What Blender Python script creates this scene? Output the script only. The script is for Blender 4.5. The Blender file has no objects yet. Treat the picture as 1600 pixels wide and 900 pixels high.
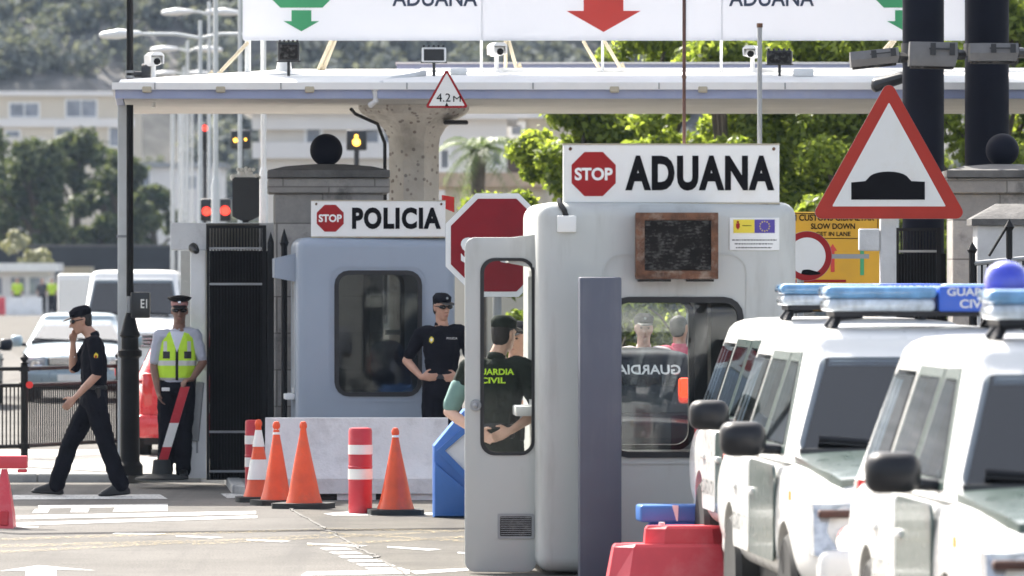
import bpy, bmesh, math, random
import numpy as np
from mathutils import Vector, Matrix, noise
random.seed(7); RNG = np.random.default_rng(7)
R = math.radians
SC = bpy.context.scene
COL = SC.collection
CAM_H = 2.147                                   # eye height of the long lens above the road, metres
def px(x, d): return (x - 800) / 10000 * d      # metres right of the optical axis at distance d
def pz(y, d): return CAM_H - (y - 421) / 10000 * d
def gd(y, z=0.0): return (CAM_H - z) * 10000 / (y - 421)

# ---------------------------------------------------------------- scene objects
def link(o, parent=None):
    COL.objects.link(o)
    if parent is not None: o.parent = parent
    return o
def tag(o, label=None, cat=None, group=None, kind=None):
    if label: o['label'] = label
    if cat: o['category'] = cat
    if group: o['group'] = group
    if kind: o['kind'] = kind
    return o
def thing(name, label, cat, loc=(0, 0, 0), rotz=0.0, group=None):
    o = bpy.data.objects.new(name, None)
    o.empty_display_size = .2
    o.location = loc; o.rotation_euler = (0, 0, rotz)
    link(o); return tag(o, label, cat, group)
def copy_tree(o, parent=None):
    c = o.copy(); COL.objects.link(c)
    if parent is not None: c.parent = parent
    for ch in list(o.children): copy_tree(ch, c)
    return c
def finish(me, smooth=35):
    if smooth:
        me.polygons.foreach_set('use_smooth', [True] * len(me.polygons))
        if smooth < 180: me.set_sharp_from_angle(angle=R(smooth))
    me.update()

class MB:
    """collects shapes, builds one mesh"""
    def __init__(s): s.bm = bmesh.new()
    def add(s, tmp, M=None):
        if M is not None: tmp.transform(M)
        me = bpy.data.meshes.new('t'); tmp.to_mesh(me); tmp.free()
        s.bm.from_mesh(me); bpy.data.meshes.remove(me); return s
    def box(s, x0, x1, y0, y1, z0, z1, bev=0, seg=2, M=None):
        t = bmesh.new(); bmesh.ops.create_cube(t, size=1)
        bmesh.ops.scale(t, vec=(abs(x1-x0), abs(y1-y0), abs(z1-z0)), verts=t.verts)
        bmesh.ops.translate(t, vec=((x0+x1)/2, (y0+y1)/2, (z0+z1)/2), verts=t.verts)
        if bev: bmesh.ops.bevel(t, geom=t.edges[:], offset=bev, segments=seg, affect='EDGES', profile=.5)
        return s.add(t, M)
    def cyl(s, p0, p1, r0, r1=None, n=16, caps=True):
        p0, p1 = Vector(p0), Vector(p1); r1 = r0 if r1 is None else r1
        d = p1 - p0
        t = bmesh.new(); bmesh.ops.create_cone(t, cap_ends=caps, segments=n, radius1=r0, radius2=r1, depth=d.length)
        M = Matrix.Translation((p0+p1)/2) @ d.to_track_quat('Z', 'Y').to_matrix().to_4x4()
        return s.add(t, M)
    def tube(s, pts, r, n=8):
        pts = [Vector(p) for p in pts]; rings = []
        up = Vector((0, 0, 1))
        for i, p in enumerate(pts):
            d = (pts[min(i+1, len(pts)-1)] - pts[max(i-1, 0)]).normalized()
            a = d.cross(up)
            if a.length < .05: a = d.cross(Vector((0, 1, 0)))
            a.normalize(); b = d.cross(a)
            rr = r[i] if isinstance(r, (list, tuple)) else r
            rings.append([p + (a*math.cos(k*2*math.pi/n) + b*math.sin(k*2*math.pi/n))*rr for k in range(n)])
        return s.loft(rings)
    def ball(s, c, r, n=2, sc=(1, 1, 1)):
        t = bmesh.new(); bmesh.ops.create_icosphere(t, subdivisions=n, radius=r)
        return s.add(t, Matrix.Translation(c) @ Matrix.Diagonal((*sc, 1)))
    def lathe(s, prof, n=24, M=None):
        rings = [[(r*math.cos(k*2*math.pi/n), r*math.sin(k*2*math.pi/n), z) for k in range(n)] for r, z in prof]
        return s.loft(rings, M=M)
    def loft(s, rings, cap=True, M=None):
        t = bmesh.new(); V = [[t.verts.new(p) for p in rg] for rg in rings]
        for a, b in zip(V, V[1:]):
            n = len(a)
            for k in range(n): t.faces.new((a[k], a[(k+1) % n], b[(k+1) % n], b[k]))
        if cap:
            t.faces.new(V[0][::-1]); t.faces.new(V[-1])
        return s.add(t, M)
    def prism(s, poly, y0, y1, M=None, bev=0):
        t = bmesh.new(); f = t.faces.new([t.verts.new((x, y0, z)) for x, z in poly])
        r = bmesh.ops.extrude_face_region(t, geom=[f])
        bmesh.ops.translate(t, vec=(0, y1-y0, 0), verts=[v for v in r['geom'] if isinstance(v, bmesh.types.BMVert)])
        if bev:
            es = [e for e in t.edges if abs(e.verts[0].co.y-e.verts[1].co.y) < 1e-6]
            bmesh.ops.bevel(t, geom=es, offset=bev, segments=2, affect='EDGES', profile=.5)
        return s.add(t, M)
    def ring(s, outer, inner, y0, y1, M=None):
        t = bmesh.new(); n = len(outer)
        a, b = [[t.verts.new((x, y, z)) for x, z in outer] for y in (y0, y1)]
        c, d = [[t.verts.new((x, y, z)) for x, z in inner] for y in (y0, y1)]
        for k in range(n):
            j = (k+1) % n
            for q in ((a[k], a[j], c[j], c[k]), (b[k], d[k], d[j], b[j]), (a[k], b[k], b[j], a[j]), (c[k], c[j], d[j], d[k])): t.faces.new(q)
        return s.add(t, M)
    def hull(s, ells, sub=2):
        t = bmesh.new()
        for e in ells:
            c, rad = Vector(e[0]), e[1]
            rad = (rad,)*3 if not isinstance(rad, (tuple, list)) else rad
            M = Matrix.Translation(c) @ (e[2].to_4x4() if len(e) > 2 else Matrix()) @ Matrix.Diagonal((*rad, 1))
            bmesh.ops.create_icosphere(t, subdivisions=sub, radius=1, matrix=M)
        r = bmesh.ops.convex_hull(t, input=t.verts)
        junk = [g for g in r['geom_interior'] + r['geom_unused'] if isinstance(g, bmesh.types.BMVert)]
        bmesh.ops.delete(t, geom=[v for v in set(junk) if v.is_valid], context='VERTS')
        return s.add(t)
    def mesh(s):
        bmesh.ops.recalc_face_normals(s.bm, faces=s.bm.faces[:])
        me = bpy.data.meshes.new('m'); s.bm.to_mesh(me); s.bm.free(); return me
    def build(s, name, m, parent=None, smooth=35):
        me = s.mesh(); me.name = name; me.materials.append(m); finish(me, smooth)
        return link(bpy.data.objects.new(name, me), parent)

def rrect(x0, x1, z0, z1, r, n=4):
    r = min(r, (x1-x0)/2-1e-4, (z1-z0)/2-1e-4); o = []
    for cx, cz, a in ((x1-r, z1-r, 0), (x0+r, z1-r, 90), (x0+r, z0+r, 180), (x1-r, z0+r, 270)):
        for k in range(n+1): o.append((cx+r*math.cos(R(a+90*k/n)), cz+r*math.sin(R(a+90*k/n))))
    return o
def ngon(cx, cz, r, n, a0=0): return [(cx+r*math.cos(a0+k*2*math.pi/n), cz+r*math.sin(a0+k*2*math.pi/n)) for k in range(n)]
def octagon(cx, cz, w): return ngon(cx, cz, w/2/math.cos(math.pi/8), 8, math.pi/8)
def rtri(ax, az, bx, bz, cx, cz, r, n=5):
    """triangle with rounded corners"""
    P = [Vector((ax, az)), Vector((bx, bz)), Vector((cx, cz))]; o = []
    for i in range(3):
        p, a, b = P[i], P[i-1], P[(i+1) % 3]
        u, v = (a-p).normalized(), (b-p).normalized()
        h = math.acos(max(-1, min(1, u.dot(v))))/2; t = r/math.tan(h)
        c = p + (u+v).normalized()*(r/math.sin(h)); q0, q1 = p+u*t, p+v*t
        a0 = math.atan2((q0-c).y, (q0-c).x); a1 = math.atan2((q1-c).y, (q1-c).x)
        da = (a1-a0+math.pi) % (2*math.pi)-math.pi
        for k in range(n+1): o.append((c.x+r*math.cos(a0+da*k/n), c.y+r*math.sin(a0+da*k/n)))
    return o

def evaluated(o, mods):
    """bake modifiers of a temporary object into its mesh"""
    dg = bpy.context.evaluated_depsgraph_get(); dg.update()
    me = bpy.data.meshes.new_from_object(o.evaluated_get(dg)); o.modifiers.clear()
    old = o.data; o.data = me; bpy.data.meshes.remove(old); return o
def cut(o, cutters):
    """boolean holes; cutters are MB"""
    for c in cutters:
        t = bpy.data.objects.new('cutter', c.mesh()); COL.objects.link(t); t.parent = o.parent
        m = o.modifiers.new('b', 'BOOLEAN'); m.operation = 'DIFFERENCE'; m.object = t; m.solver = 'EXACT'
        evaluated(o, None); me = t.data; bpy.data.objects.remove(t); bpy.data.meshes.remove(me)
    finish(o.data, 35); return o
def organic(mb, name, m, parent=None, voxel=.009, smooth=4, fac=.5, folds=0):
    """shapes fused into one continuous skin"""
    o = mb.build(name, m, parent, 0)
    r = o.modifiers.new('r', 'REMESH'); r.mode = 'VOXEL'; r.voxel_size = voxel
    s = o.modifiers.new('s', 'SMOOTH'); s.factor = fac; s.iterations = smooth
    if folds:
        for k, (sc, st) in enumerate(((.11, folds*2.6), (.035, folds*1.0))):
            tx = bpy.data.textures.get('folds%d' % k) or bpy.data.textures.new('folds%d' % k, 'CLOUDS'); tx.noise_scale = sc; tx.noise_depth = 1
            d = o.modifiers.new('d', 'DISPLACE'); d.texture = tx; d.strength = st; d.mid_level = .5; d.texture_coords = 'LOCAL'
    evaluated(o, None)
    if not o.data.materials: o.data.materials.append(m)
    finish(o.data, 180); return o

def text(s, x0, x1, z0, z1, y, m, parent, name='lettering', bold=.0, depth=.003, flip=False, M=None, sp=1.0):
    """a word fitted to a rectangle of the XZ plane, facing -Y"""
    cu = bpy.data.curves.new('w', 'FONT'); cu.body = s; cu.size = 1; cu.extrude = .001; cu.offset = bold; cu.resolution_u = 4
    cu.align_x = 'CENTER'; cu.space_line = .9; cu.space_character = sp
    o = bpy.data.objects.new('w', cu); COL.objects.link(o)
    dg = bpy.context.evaluated_depsgraph_get(); dg.update()
    me = bpy.data.meshes.new_from_object(o.evaluated_get(dg)); bpy.data.objects.remove(o); bpy.data.curves.remove(cu)
    n = len(me.vertices); co = np.empty(n*3, dtype=np.float32); me.vertices.foreach_get('co', co); co = co.reshape(-1, 3)
    lo, hi = co.min(0), co.max(0); q = np.empty_like(co)
    u = (co[:, 0]-lo[0])/(hi[0]-lo[0]); v = (co[:, 1]-lo[1])/(hi[1]-lo[1]); w = (co[:, 2]-lo[2])/(hi[2]-lo[2])
    if flip: u = 1-u
    q[:, 0] = x0+u*(x1-x0); q[:, 1] = y-w*depth; q[:, 2] = z0+v*(z1-z0)
    me.vertices.foreach_set('co', q.ravel())
    if flip: me.flip_normals()
    me.materials.clear(); me.materials.append(m); me.name = name
    if M is not None: me.transform(M)
    me.update(); return link(bpy.data.objects.new(name, me), parent)

# ---------------------------------------------------------------- materials
def nodes(name):
    m = bpy.data.materials.new(name); m.use_nodes = True; nt = m.node_tree; nt.nodes.clear()
    out = nt.nodes.new('ShaderNodeOutputMaterial'); return m, nt, out
def N(nt, t, **kw):
    n = nt.nodes.new(t)
    for k, v in kw.items():
        if k in n.inputs: n.inputs[k].default_value = v
        else: setattr(n, k, v)
    return n
def ramp(nt, src, stops):
    r = nt.nodes.new('ShaderNodeValToRGB'); e = r.color_ramp.elements
    while len(e) < len(stops): e.new(.5)
    for i, (p, c) in enumerate(stops):
        e[i].position = p; e[i].color = (*c, 1) if len(c) == 3 else c
    nt.links.new(src, r.inputs['Fac']); return r
def mix(nt, a, b, fac, mode='MIX'):
    n = nt.nodes.new('ShaderNodeMix'); n.data_type = 'RGBA'; n.blend_type = mode
    for k, v in ((6, a), (7, b), (0, fac)):
        if hasattr(v, 'is_linked') or isinstance(v, bpy.types.NodeSocket): nt.links.new(v, n.inputs[k])
        else: n.inputs[k].default_value = (*v, 1) if isinstance(v, tuple) and len(v) == 3 else v
    return n.outputs[2]
def math_(nt, op, a, b=0.0, c=None):
    n = nt.nodes.new('ShaderNodeMath'); n.operation = op
    for i, v in enumerate((a, b) if c is None else (a, b, c)):
        if isinstance(v, bpy.types.NodeSocket): nt.links.new(v, n.inputs[i])
        else: n.inputs[i].default_value = v
    return n.outputs[0]
def noise_(nt, vec, scale, detail=4, rough=.55, w=None):
    n = N(nt, 'ShaderNodeTexNoise', Scale=scale, Detail=detail, Roughness=rough)
    nt.links.new(vec, n.inputs['Vector']); return n.outputs['Fac']

def mat(name, col, rough=.6, metal=0, var=.12, scale=3, bump=.0, bscale=60, dirt=None, dirt_amt=.5, dirt_scale=2.2, coat=0, spec=.5, streak=False):
    """paint-like surface: base colour with cloudy variation, optional dirt patches and fine bump"""
    m, nt, out = nodes(name); p = nt.nodes.new('ShaderNodeBsdfPrincipled'); nt.links.new(p.outputs[0], out.inputs[0])
    tc = nt.nodes.new('ShaderNodeTexCoord'); v = tc.outputs['Object']
    f = noise_(nt, v, scale, 5)
    lo = tuple(max(0, c*(1-var)) for c in col); hi = tuple(min(1, c*(1+var)) for c in col)
    c = ramp(nt, f, [(.3, lo), (.7, hi)]).outputs[0]
    if dirt:
        vv = v
        if streak:
            mp = N(nt, 'ShaderNodeMapping'); mp.inputs['Scale'].default_value = (1, 1, .18); nt.links.new(v, mp.inputs[0]); vv = mp.outputs[0]
        g = noise_(nt, vv, dirt_scale, 8, .68); k = ramp(nt, g, [(.5, (0, 0, 0)), (.72, (dirt_amt,)*3)]).outputs[0]
        c = mix(nt, c, dirt, k)
    nt.links.new(c, p.inputs['Base Color'])
    rr = math_(nt, 'MULTIPLY_ADD', noise_(nt, v, scale*4, 3), .25, rough-.12); nt.links.new(rr, p.inputs['Roughness'])
    p.inputs['Metallic'].default_value = metal; p.inputs['Specular IOR Level'].default_value = spec; p.inputs['Coat Weight'].default_value = coat
    p.inputs['Coat Roughness'].default_value = .06
    if bump:
        b = N(nt, 'ShaderNodeBump', Strength=bump, Distance=.02); nt.links.new(noise_(nt, v, bscale, 4), b.inputs['Height']); nt.links.new(b.outputs[0], p.inputs['Normal'])
    return m
def glass_mat(name, tint=(.5, .55, .55), alpha=.35, rough=.02, ior=1.32):
    """window pane: reflects at the surface, lets tinted light through"""
    m, nt, out = nodes(name)
    g = N(nt, 'ShaderNodeBsdfGlossy', Roughness=rough); g.inputs[0].default_value = (.9, .95, 1, 1)
    t = N(nt, 'ShaderNodeBsdfTransparent'); t.inputs[0].default_value = (*tint, 1)
    d = N(nt, 'ShaderNodeBsdfDiffuse'); d.inputs[0].default_value = (.05, .055, .06, 1)
    a = N(nt, 'ShaderNodeMixShader', Fac=alpha); nt.links.new(t.outputs[0], a.inputs[1]); nt.links.new(d.outputs[0], a.inputs[2])
    fr = N(nt, 'ShaderNodeFresnel', IOR=ior); b = N(nt, 'ShaderNodeMixShader'); nt.links.new(fr.outputs[0], b.inputs[0])
    nt.links.new(a.outputs[0], b.inputs[1]); nt.links.new(g.outputs[0], b.inputs[2]); nt.links.new(b.outputs[0], out.inputs[0]); return m
def lamp_mat(name, col, strength):
    m, nt, out = nodes(name); p = N(nt, 'ShaderNodeBsdfPrincipled', Roughness=.3)
    p.inputs['Base Color'].default_value = (*col, 1); p.inputs['Emission Color'].default_value = (*col, 1); p.inputs['Emission Strength'].default_value = strength
    nt.links.new(p.outputs[0], out.inputs[0]); return m
def leaf_mat(name, c0, c1, trans=.45, scale=.6, spec=.3):
    m, nt, out = nodes(name)
    ge = nt.nodes.new('ShaderNodeNewGeometry'); tc = nt.nodes.new('ShaderNodeTexCoord')
    f = math_(nt, 'ADD', math_(nt, 'MULTIPLY', ge.outputs['Random Per Island'], .55), math_(nt, 'MULTIPLY', noise_(nt, tc.outputs['Object'], scale, 3), .6))
    c = ramp(nt, f, [(.25, c0), (.85, c1)]).outputs[0]
    p = N(nt, 'ShaderNodeBsdfPrincipled', Roughness=.45); p.inputs['Specular IOR Level'].default_value = spec; nt.links.new(c, p.inputs['Base Color'])
    t = nt.nodes.new('ShaderNodeBsdfTranslucent')
    cc = mix(nt, c, (1.0, .95, .25), .35, 'MULTIPLY'); cc = mix(nt, cc, (1.9, 1.9, 1.5), 1.0, 'MULTIPLY'); nt.links.new(cc, t.inputs[0])
    s = N(nt, 'ShaderNodeMixShader', Fac=trans); nt.links.new(p.outputs[0], s.inputs[1]); nt.links.new(t.outputs[0], s.inputs[2]); nt.links.new(s.outputs[0], out.inputs[0]); return m
def stone_mat(name, col, brick=(.9, .36), mortar=(.16, .15, .14), var=.2, stain=(.06, .06, .06), stain_amt=.6, rot=False):
    m, nt, out = nodes(name); p = N(nt, 'ShaderNodeBsdfPrincipled', Roughness=.85); nt.links.new(p.outputs[0], out.inputs[0])
    tc = nt.nodes.new('ShaderNodeTexCoord'); v = tc.outputs['Object']
    sx = nt.nodes.new('ShaderNodeSeparateXYZ'); nt.links.new(v, sx.inputs[0]); cx = nt.nodes.new('ShaderNodeCombineXYZ')
    nt.links.new(math_(nt, 'ADD', sx.outputs[0], sx.outputs[1]), cx.inputs[0]); nt.links.new(sx.outputs[2], cx.inputs[1])
    b = N(nt, 'ShaderNodeTexBrick', Scale=1.0); b.inputs['Brick Width'].default_value = brick[0]; b.inputs['Row Height'].default_value = brick[1]
    b.inputs['Mortar Size'].default_value = .008; b.inputs['Mortar Smooth'].default_value = .3; b.inputs['Bias'].default_value = 0
    b.inputs['Color1'].default_value = (*[c*(1-var) for c in col], 1); b.inputs['Color2'].default_value = (*[c*(1+var) for c in col], 1); b.inputs['Mortar'].default_value = (*mortar, 1)
    nt.links.new(cx.outputs[0], b.inputs['Vector'])
    f = noise_(nt, v, 7, 8, .7); c = mix(nt, b.outputs['Color'], (1.25, 1.22, 1.18), ramp(nt, f, [(.35, (0,)*3), (.65, (1,)*3)]).outputs[0], 'MULTIPLY')
    g = ramp(nt, noise_(nt, v, 3.1, 8, .7), [(.54, (0,)*3), (.68, (stain_amt,)*3)]).outputs[0]; c = mix(nt, c, stain, g)
    nt.links.new(c, p.inputs['Base Color'])
    bp = N(nt, 'ShaderNodeBump', Strength=.5, Distance=.02); h = math_(nt, 'SUBTRACT', noise_(nt, v, 30, 6), b.outputs['Fac']); nt.links.new(h, bp.inputs['Height']); nt.links.new(bp.outputs[0], p.inputs['Normal'])
    return m

M = {}
M['white'] = mat('white paint', (.8, .8, .79), .4, var=.05, dirt=(.45, .42, .38), dirt_amt=.25)
M['sign_white'] = mat('sign white', (.78, .78, .76), .45, var=.03, dirt=(.55, .5, .4), dirt_amt=.28, dirt_scale=3)
def sheet_mat():
    m, nt, out = nodes('translucent sign sheet'); p = N(nt, 'ShaderNodeBsdfPrincipled', Roughness=.5); p.inputs['Base Color'].default_value = (.84, .85, .86, 1)
    t = nt.nodes.new('ShaderNodeBsdfTranslucent'); t.inputs[0].default_value = (.8, .8, .84, 1); s = N(nt, 'ShaderNodeMixShader', Fac=.27)
    nt.links.new(p.outputs[0], s.inputs[1]); nt.links.new(t.outputs[0], s.inputs[2]); nt.links.new(s.outputs[0], out.inputs[0]); return m
M['sheet_white'] = sheet_mat()
M['black'] = mat('black paint', (.007, .007, .008), .6, var=.3, spec=.2, dirt=(.03, .027, .025), dirt_amt=.35)
M['ink'] = mat('black letters', (.005, .0045, .006), .7, var=.2, spec=.1)
M['navy_ink'] = mat('navy letters', (.03, .045, .085), .55, var=.15)
M['red'] = mat('sign red', (.32, .014, .016), .5, var=.08, spec=.2)
M['red_tri'] = mat('triangle red', (.42, .04, .026), .5, var=.08, spec=.2)
M['red_deep'] = mat('weathered stop red', (.24, .01, .018), .5, var=.12, spec=.2)
M['red_arrow'] = mat('arrow red', (.62, .05, .035), .5, var=.06)
M['green_sign'] = mat('sign green', (.06, .36, .15), .5, var=.06)
M['rubber'] = mat('black rubber', (.015, .015, .016), .6, var=.3)
M['dark_plastic'] = mat('dark plastic', (.02, .021, .024), .38, var=.2)
M['steel'] = mat('grey steel', (.3, .31, .32), .45, .4, var=.15)
M['chrome'] = mat('chrome', (.75, .76, .78), .15, 1, var=.04)
M['asph_rubber'] = mat('cone base rubber', (.025, .027, .026), .8, var=.3, bump=.3)
M['concrete'] = mat('pale concrete', (.68, .68, .68), .85, var=.07, bump=.3, bscale=40, dirt=(.35, .34, .33), dirt_amt=.45, dirt_scale=5)
M['booth_grey'] = mat('booth gel coat grey', (.5, .51, .49), .45, var=.05, scale=1.2, dirt=(.2, .185, .155), dirt_amt=.5, dirt_scale=2.4, streak=True, bump=.04, bscale=180)
M['booth_blue'] = mat('booth gel coat blue grey', (.28, .325, .39), .45, var=.04, scale=1.2, dirt=(.22, .24, .27), dirt_amt=.3, dirt_scale=2, streak=True, bump=.04, bscale=180)
M['inside'] = mat('booth inside', (.16, .155, .14), .8, var=.2)
M['post_blue'] = mat('slate blue paint', (.09, .098, .13), .5, var=.08, bump=.2, bscale=260, dirt=(.2, .2, .21), dirt_amt=.35, dirt_scale=3, streak=True)
M['rust'] = mat('rusty metal', (.12, .055, .03), .85, var=.5, scale=14, bump=.4, dirt=(.35, .3, .24), dirt_amt=.7, dirt_scale=9)
M['grille'] = mat('sooty grille', (.016, .014, .013), .7, var=.5, spec=.2, dirt=(.4, .39, .37), dirt_amt=.35, dirt_scale=19)
M['orange'] = mat('cone orange', (.75, .085, .02), .45, var=.14, scale=5, dirt=(.38, .1, .05), dirt_amt=.6, dirt_scale=4)
M['cone_white'] = mat('reflective sleeve', (.8, .79, .75), .4, var=.06, dirt=(.6, .5, .4), dirt_amt=.3)
M['bollard_red'] = mat('bollard red', (.5, .025, .04), .4, var=.1, dirt=(.5, .2, .2), dirt_amt=.25, dirt_scale=6)
M['plastic_red'] = mat('barrier red plastic', (.66, .055, .075), .4, var=.12, dirt=(.65, .3, .3), dirt_amt=.35, dirt_scale=3)
M['plastic_blue'] = mat('barrier blue plastic', (.05, .17, .5), .38, var=.14, scale=2, dirt=(.2, .3, .55), dirt_amt=.35)
M['plastic_white'] = mat('barrier white plastic', (.8, .8, .8), .4, var=.06)
M['canopy_blue'] = mat('canopy fascia blue', (.3, .34, .5), .5, var=.06, dirt=(.5, .5, .52), dirt_amt=.3)
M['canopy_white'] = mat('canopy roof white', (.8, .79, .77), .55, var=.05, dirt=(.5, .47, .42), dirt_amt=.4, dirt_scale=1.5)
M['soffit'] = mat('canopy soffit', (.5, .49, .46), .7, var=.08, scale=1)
M['column_black'] = mat('column blue black', (.004, .005, .012), .6, var=.2, spec=.12)
M['yellow_board'] = mat('board yellow', (.72, .38, .02), .55, var=.08, dirt=(.5, .28, .04), dirt_amt=.4)
M['yellow'] = mat('flag yellow', (.75, .6, .04), .5, var=.04)
M['eu_blue'] = mat('flag blue', (.07, .045, .3), .5, var=.05)
M['tan'] = mat('beige wood', (.45, .4, .3), .7, var=.1)
M['stone'] = stone_mat('ashlar limestone', (.3, .285, .27))
M['cap_stone'] = mat('cap stone', (.13, .125, .12), .9, var=.25, scale=5, bump=.5, bscale=25, dirt=(.04, .04, .04), dirt_amt=.6, dirt_scale=3)
M['white_stone'] = mat('whitewashed stone', (.58, .58, .58), .85, var=.1, bump=.3, bscale=30, dirt=(.3, .3, .3), dirt_amt=.4)
M['gate_black'] = mat('gate black', (.008, .008, .009), .6, var=.3, spec=.25)
M['sheet_dark'] = mat('gate sheet', (.012, .011, .01), .85, var=.3, spec=.1)
M['flag_pole'] = mat('pole white', (.62, .64, .64), .4, var=.08, dirt=(.4, .38, .34), dirt_amt=.4)
M['rod_brown'] = mat('rusty rod', (.09, .04, .03), .7, var=.4, scale=8)
M['skin'] = mat('skin', (.46, .26, .18), .5, var=.12, scale=12)
M['skin_dark'] = mat('tanned skin', (.22, .115, .08), .5, var=.12, scale=12)
M['skin_pale'] = mat('pale skin', (.6, .38, .29), .5, var=.1, scale=12)
M['navy_cloth'] = mat('navy uniform', (.0065, .007, .011), .9, var=.35, scale=6, bump=.5, bscale=9, spec=.12)
M['green_cloth'] = mat('dark green uniform', (.02, .026, .021), .9, var=.3, scale=6, bump=.5, bscale=9, spec=.15)
M['sunlit_cloth'] = mat('sunlit green sleeve', (.14, .24, .22), .85, var=.2, scale=7, bump=.4, bscale=9)
M['shirt_white'] = mat('white shirt', (.45, .46, .53), .8, var=.08, bump=.4, bscale=9)
M['pink_cloth'] = mat('pink shirt', (.65, .1, .17), .8, var=.15)
M['leather'] = mat('black leather', (.01, .01, .01), .4, var=.3)
M['lens_black'] = mat('sunglass lens', (.004, .004, .005), .08, var=.1)
M['hair'] = mat('dark hair', (.015, .012, .01), .7, var=.4, scale=40)
M['lime'] = mat('reflective lime', (.5, .8, .03), .7, var=.08)
M['tyre'] = mat('tyre', (.012, .012, .012), .8, var=.3)
M['rim'] = mat('wheel alloy', (.45, .46, .47), .35, .8, var=.08)
M['car_white'] = mat('car white', (.82, .81, .78), .3, var=.02, coat=.5)
M['car_green'] = mat('patrol green', (.05, .085, .075), .3, var=.05, coat=.6)
M['car_silver'] = mat('car pale silver', (.27, .34, .38), .3, .2, var=.03, coat=.6)
M['car_red'] = mat('car red', (.6, .015, .025), .28, var=.04, coat=.8)
M['car_dark'] = mat('car navy', (.008, .01, .018), .35, var=.1, coat=.15, spec=.2)
M['car_glass'] = mat('car glass', (.02, .025, .034), .1, var=.3, spec=.3)
M['trim'] = mat('car trim', (.012, .0125, .016), .4, var=.2, spec=.35)
M['lamp_glass'] = mat('lamp glass', (.55, .57, .6), .12, .5, var=.35, scale=22)
M['lamp_red'] = mat('tail lamp red', (.6, .01, .01), .15, var=.2, coat=1)
M['beacon_blue'] = mat('beacon blue', (.16, .36, .62), .12, var=.3, scale=9, coat=1)
M['beacon_clear'] = mat('beacon clear', (.6, .66, .72), .12, var=.3, scale=14, coat=1)
M['beacon_deep'] = mat('beacon deep blue', (.03, .05, .5), .1, var=.2, coat=1)
M['sign_blue'] = mat('sign blue', (.04, .13, .6), .4, var=.05)
M['pane'] = glass_mat('booth pane', (.8, .81, .79), .08)
M['pane_dark'] = glass_mat('dark booth pane', (.5, .51, .5), .1)
M['pane_clear'] = glass_mat('door pane', (.92, .93, .92), .025)
M['car_pane'] = glass_mat('car pane', (.62, .67, .7), .04, .02, 1.62)
M['mirror_face'] = mat('mirror face', (.5, .5, .52), .05, 1, var=.02)
# ================================================================ camera, light, air
cam = bpy.data.cameras.new('camera'); co = bpy.data.objects.new('camera', cam); COL.objects.link(co); SC.camera = co
co.location = (0, 0, CAM_H); co.rotation_euler = (R(90), 0, 0)
cam.sensor_width = 36; cam.lens = 225; cam.shift_y = -29/1600; cam.clip_start = .5; cam.clip_end = 6000
cam.dof.use_dof = True; cam.dof.focus_distance = 53; cam.dof.aperture_fstop = 5.0
EL, AZ = R(46), R(-30)                                     # the sun stands behind the border, a little to the left
to_sun = Vector((math.sin(AZ)*math.cos(EL), math.cos(AZ)*math.cos(EL), math.sin(EL)))
sl = bpy.data.lights.new('sun', 'SUN'); sl.energy = 4.6; sl.angle = R(.53); sl.color = (1, .95, .87)
so = bpy.data.objects.new('sun', sl); COL.objects.link(so); so.rotation_euler = to_sun.to_track_quat('Z', 'Y').to_euler()
w = bpy.data.worlds.new('World'); SC.world = w; w.use_nodes = True; nt = w.node_tree
sky = nt.nodes.new('ShaderNodeTexSky'); sky.sky_type = 'NISHITA'; sky.sun_disc = False; sky.sun_elevation = EL; sky.sun_rotation = AZ
sky.air_density = 1.0; sky.dust_density = 4.5; sky.ozone_density = .5
bg = nt.nodes['Background']; bg.inputs[1].default_value = .14; hs = N(nt, 'ShaderNodeHueSaturation', Saturation=.6); nt.links.new(sky.outputs[0], hs.inputs['Color']); nt.links.new(hs.outputs[0], bg.inputs[0])
SC.view_settings.view_transform = 'Standard'; SC.view_settings.look = 'None'; SC.view_settings.exposure = 1.4; SC.view_settings.gamma = 1
SC.render.engine = 'CYCLES'; SC.cycles.use_denoising = True
SC.cycles.max_bounces = 8; SC.cycles.transparent_max_bounces = 16; SC.cycles.volume_bounces = 0

m, nt, out = nodes('haze'); v = N(nt, 'ShaderNodeVolumePrincipled', Density=.0001, Anisotropy=.0); v.inputs['Color'].default_value = (.6, .76, 1, 1)
nt.links.new(v.outputs[0], out.inputs['Volume'])
hz = MB().box(-330, 330, -25, 960, -1, 150).build('haze', m, None, 0); tag(hz, kind='stuff')

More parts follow.
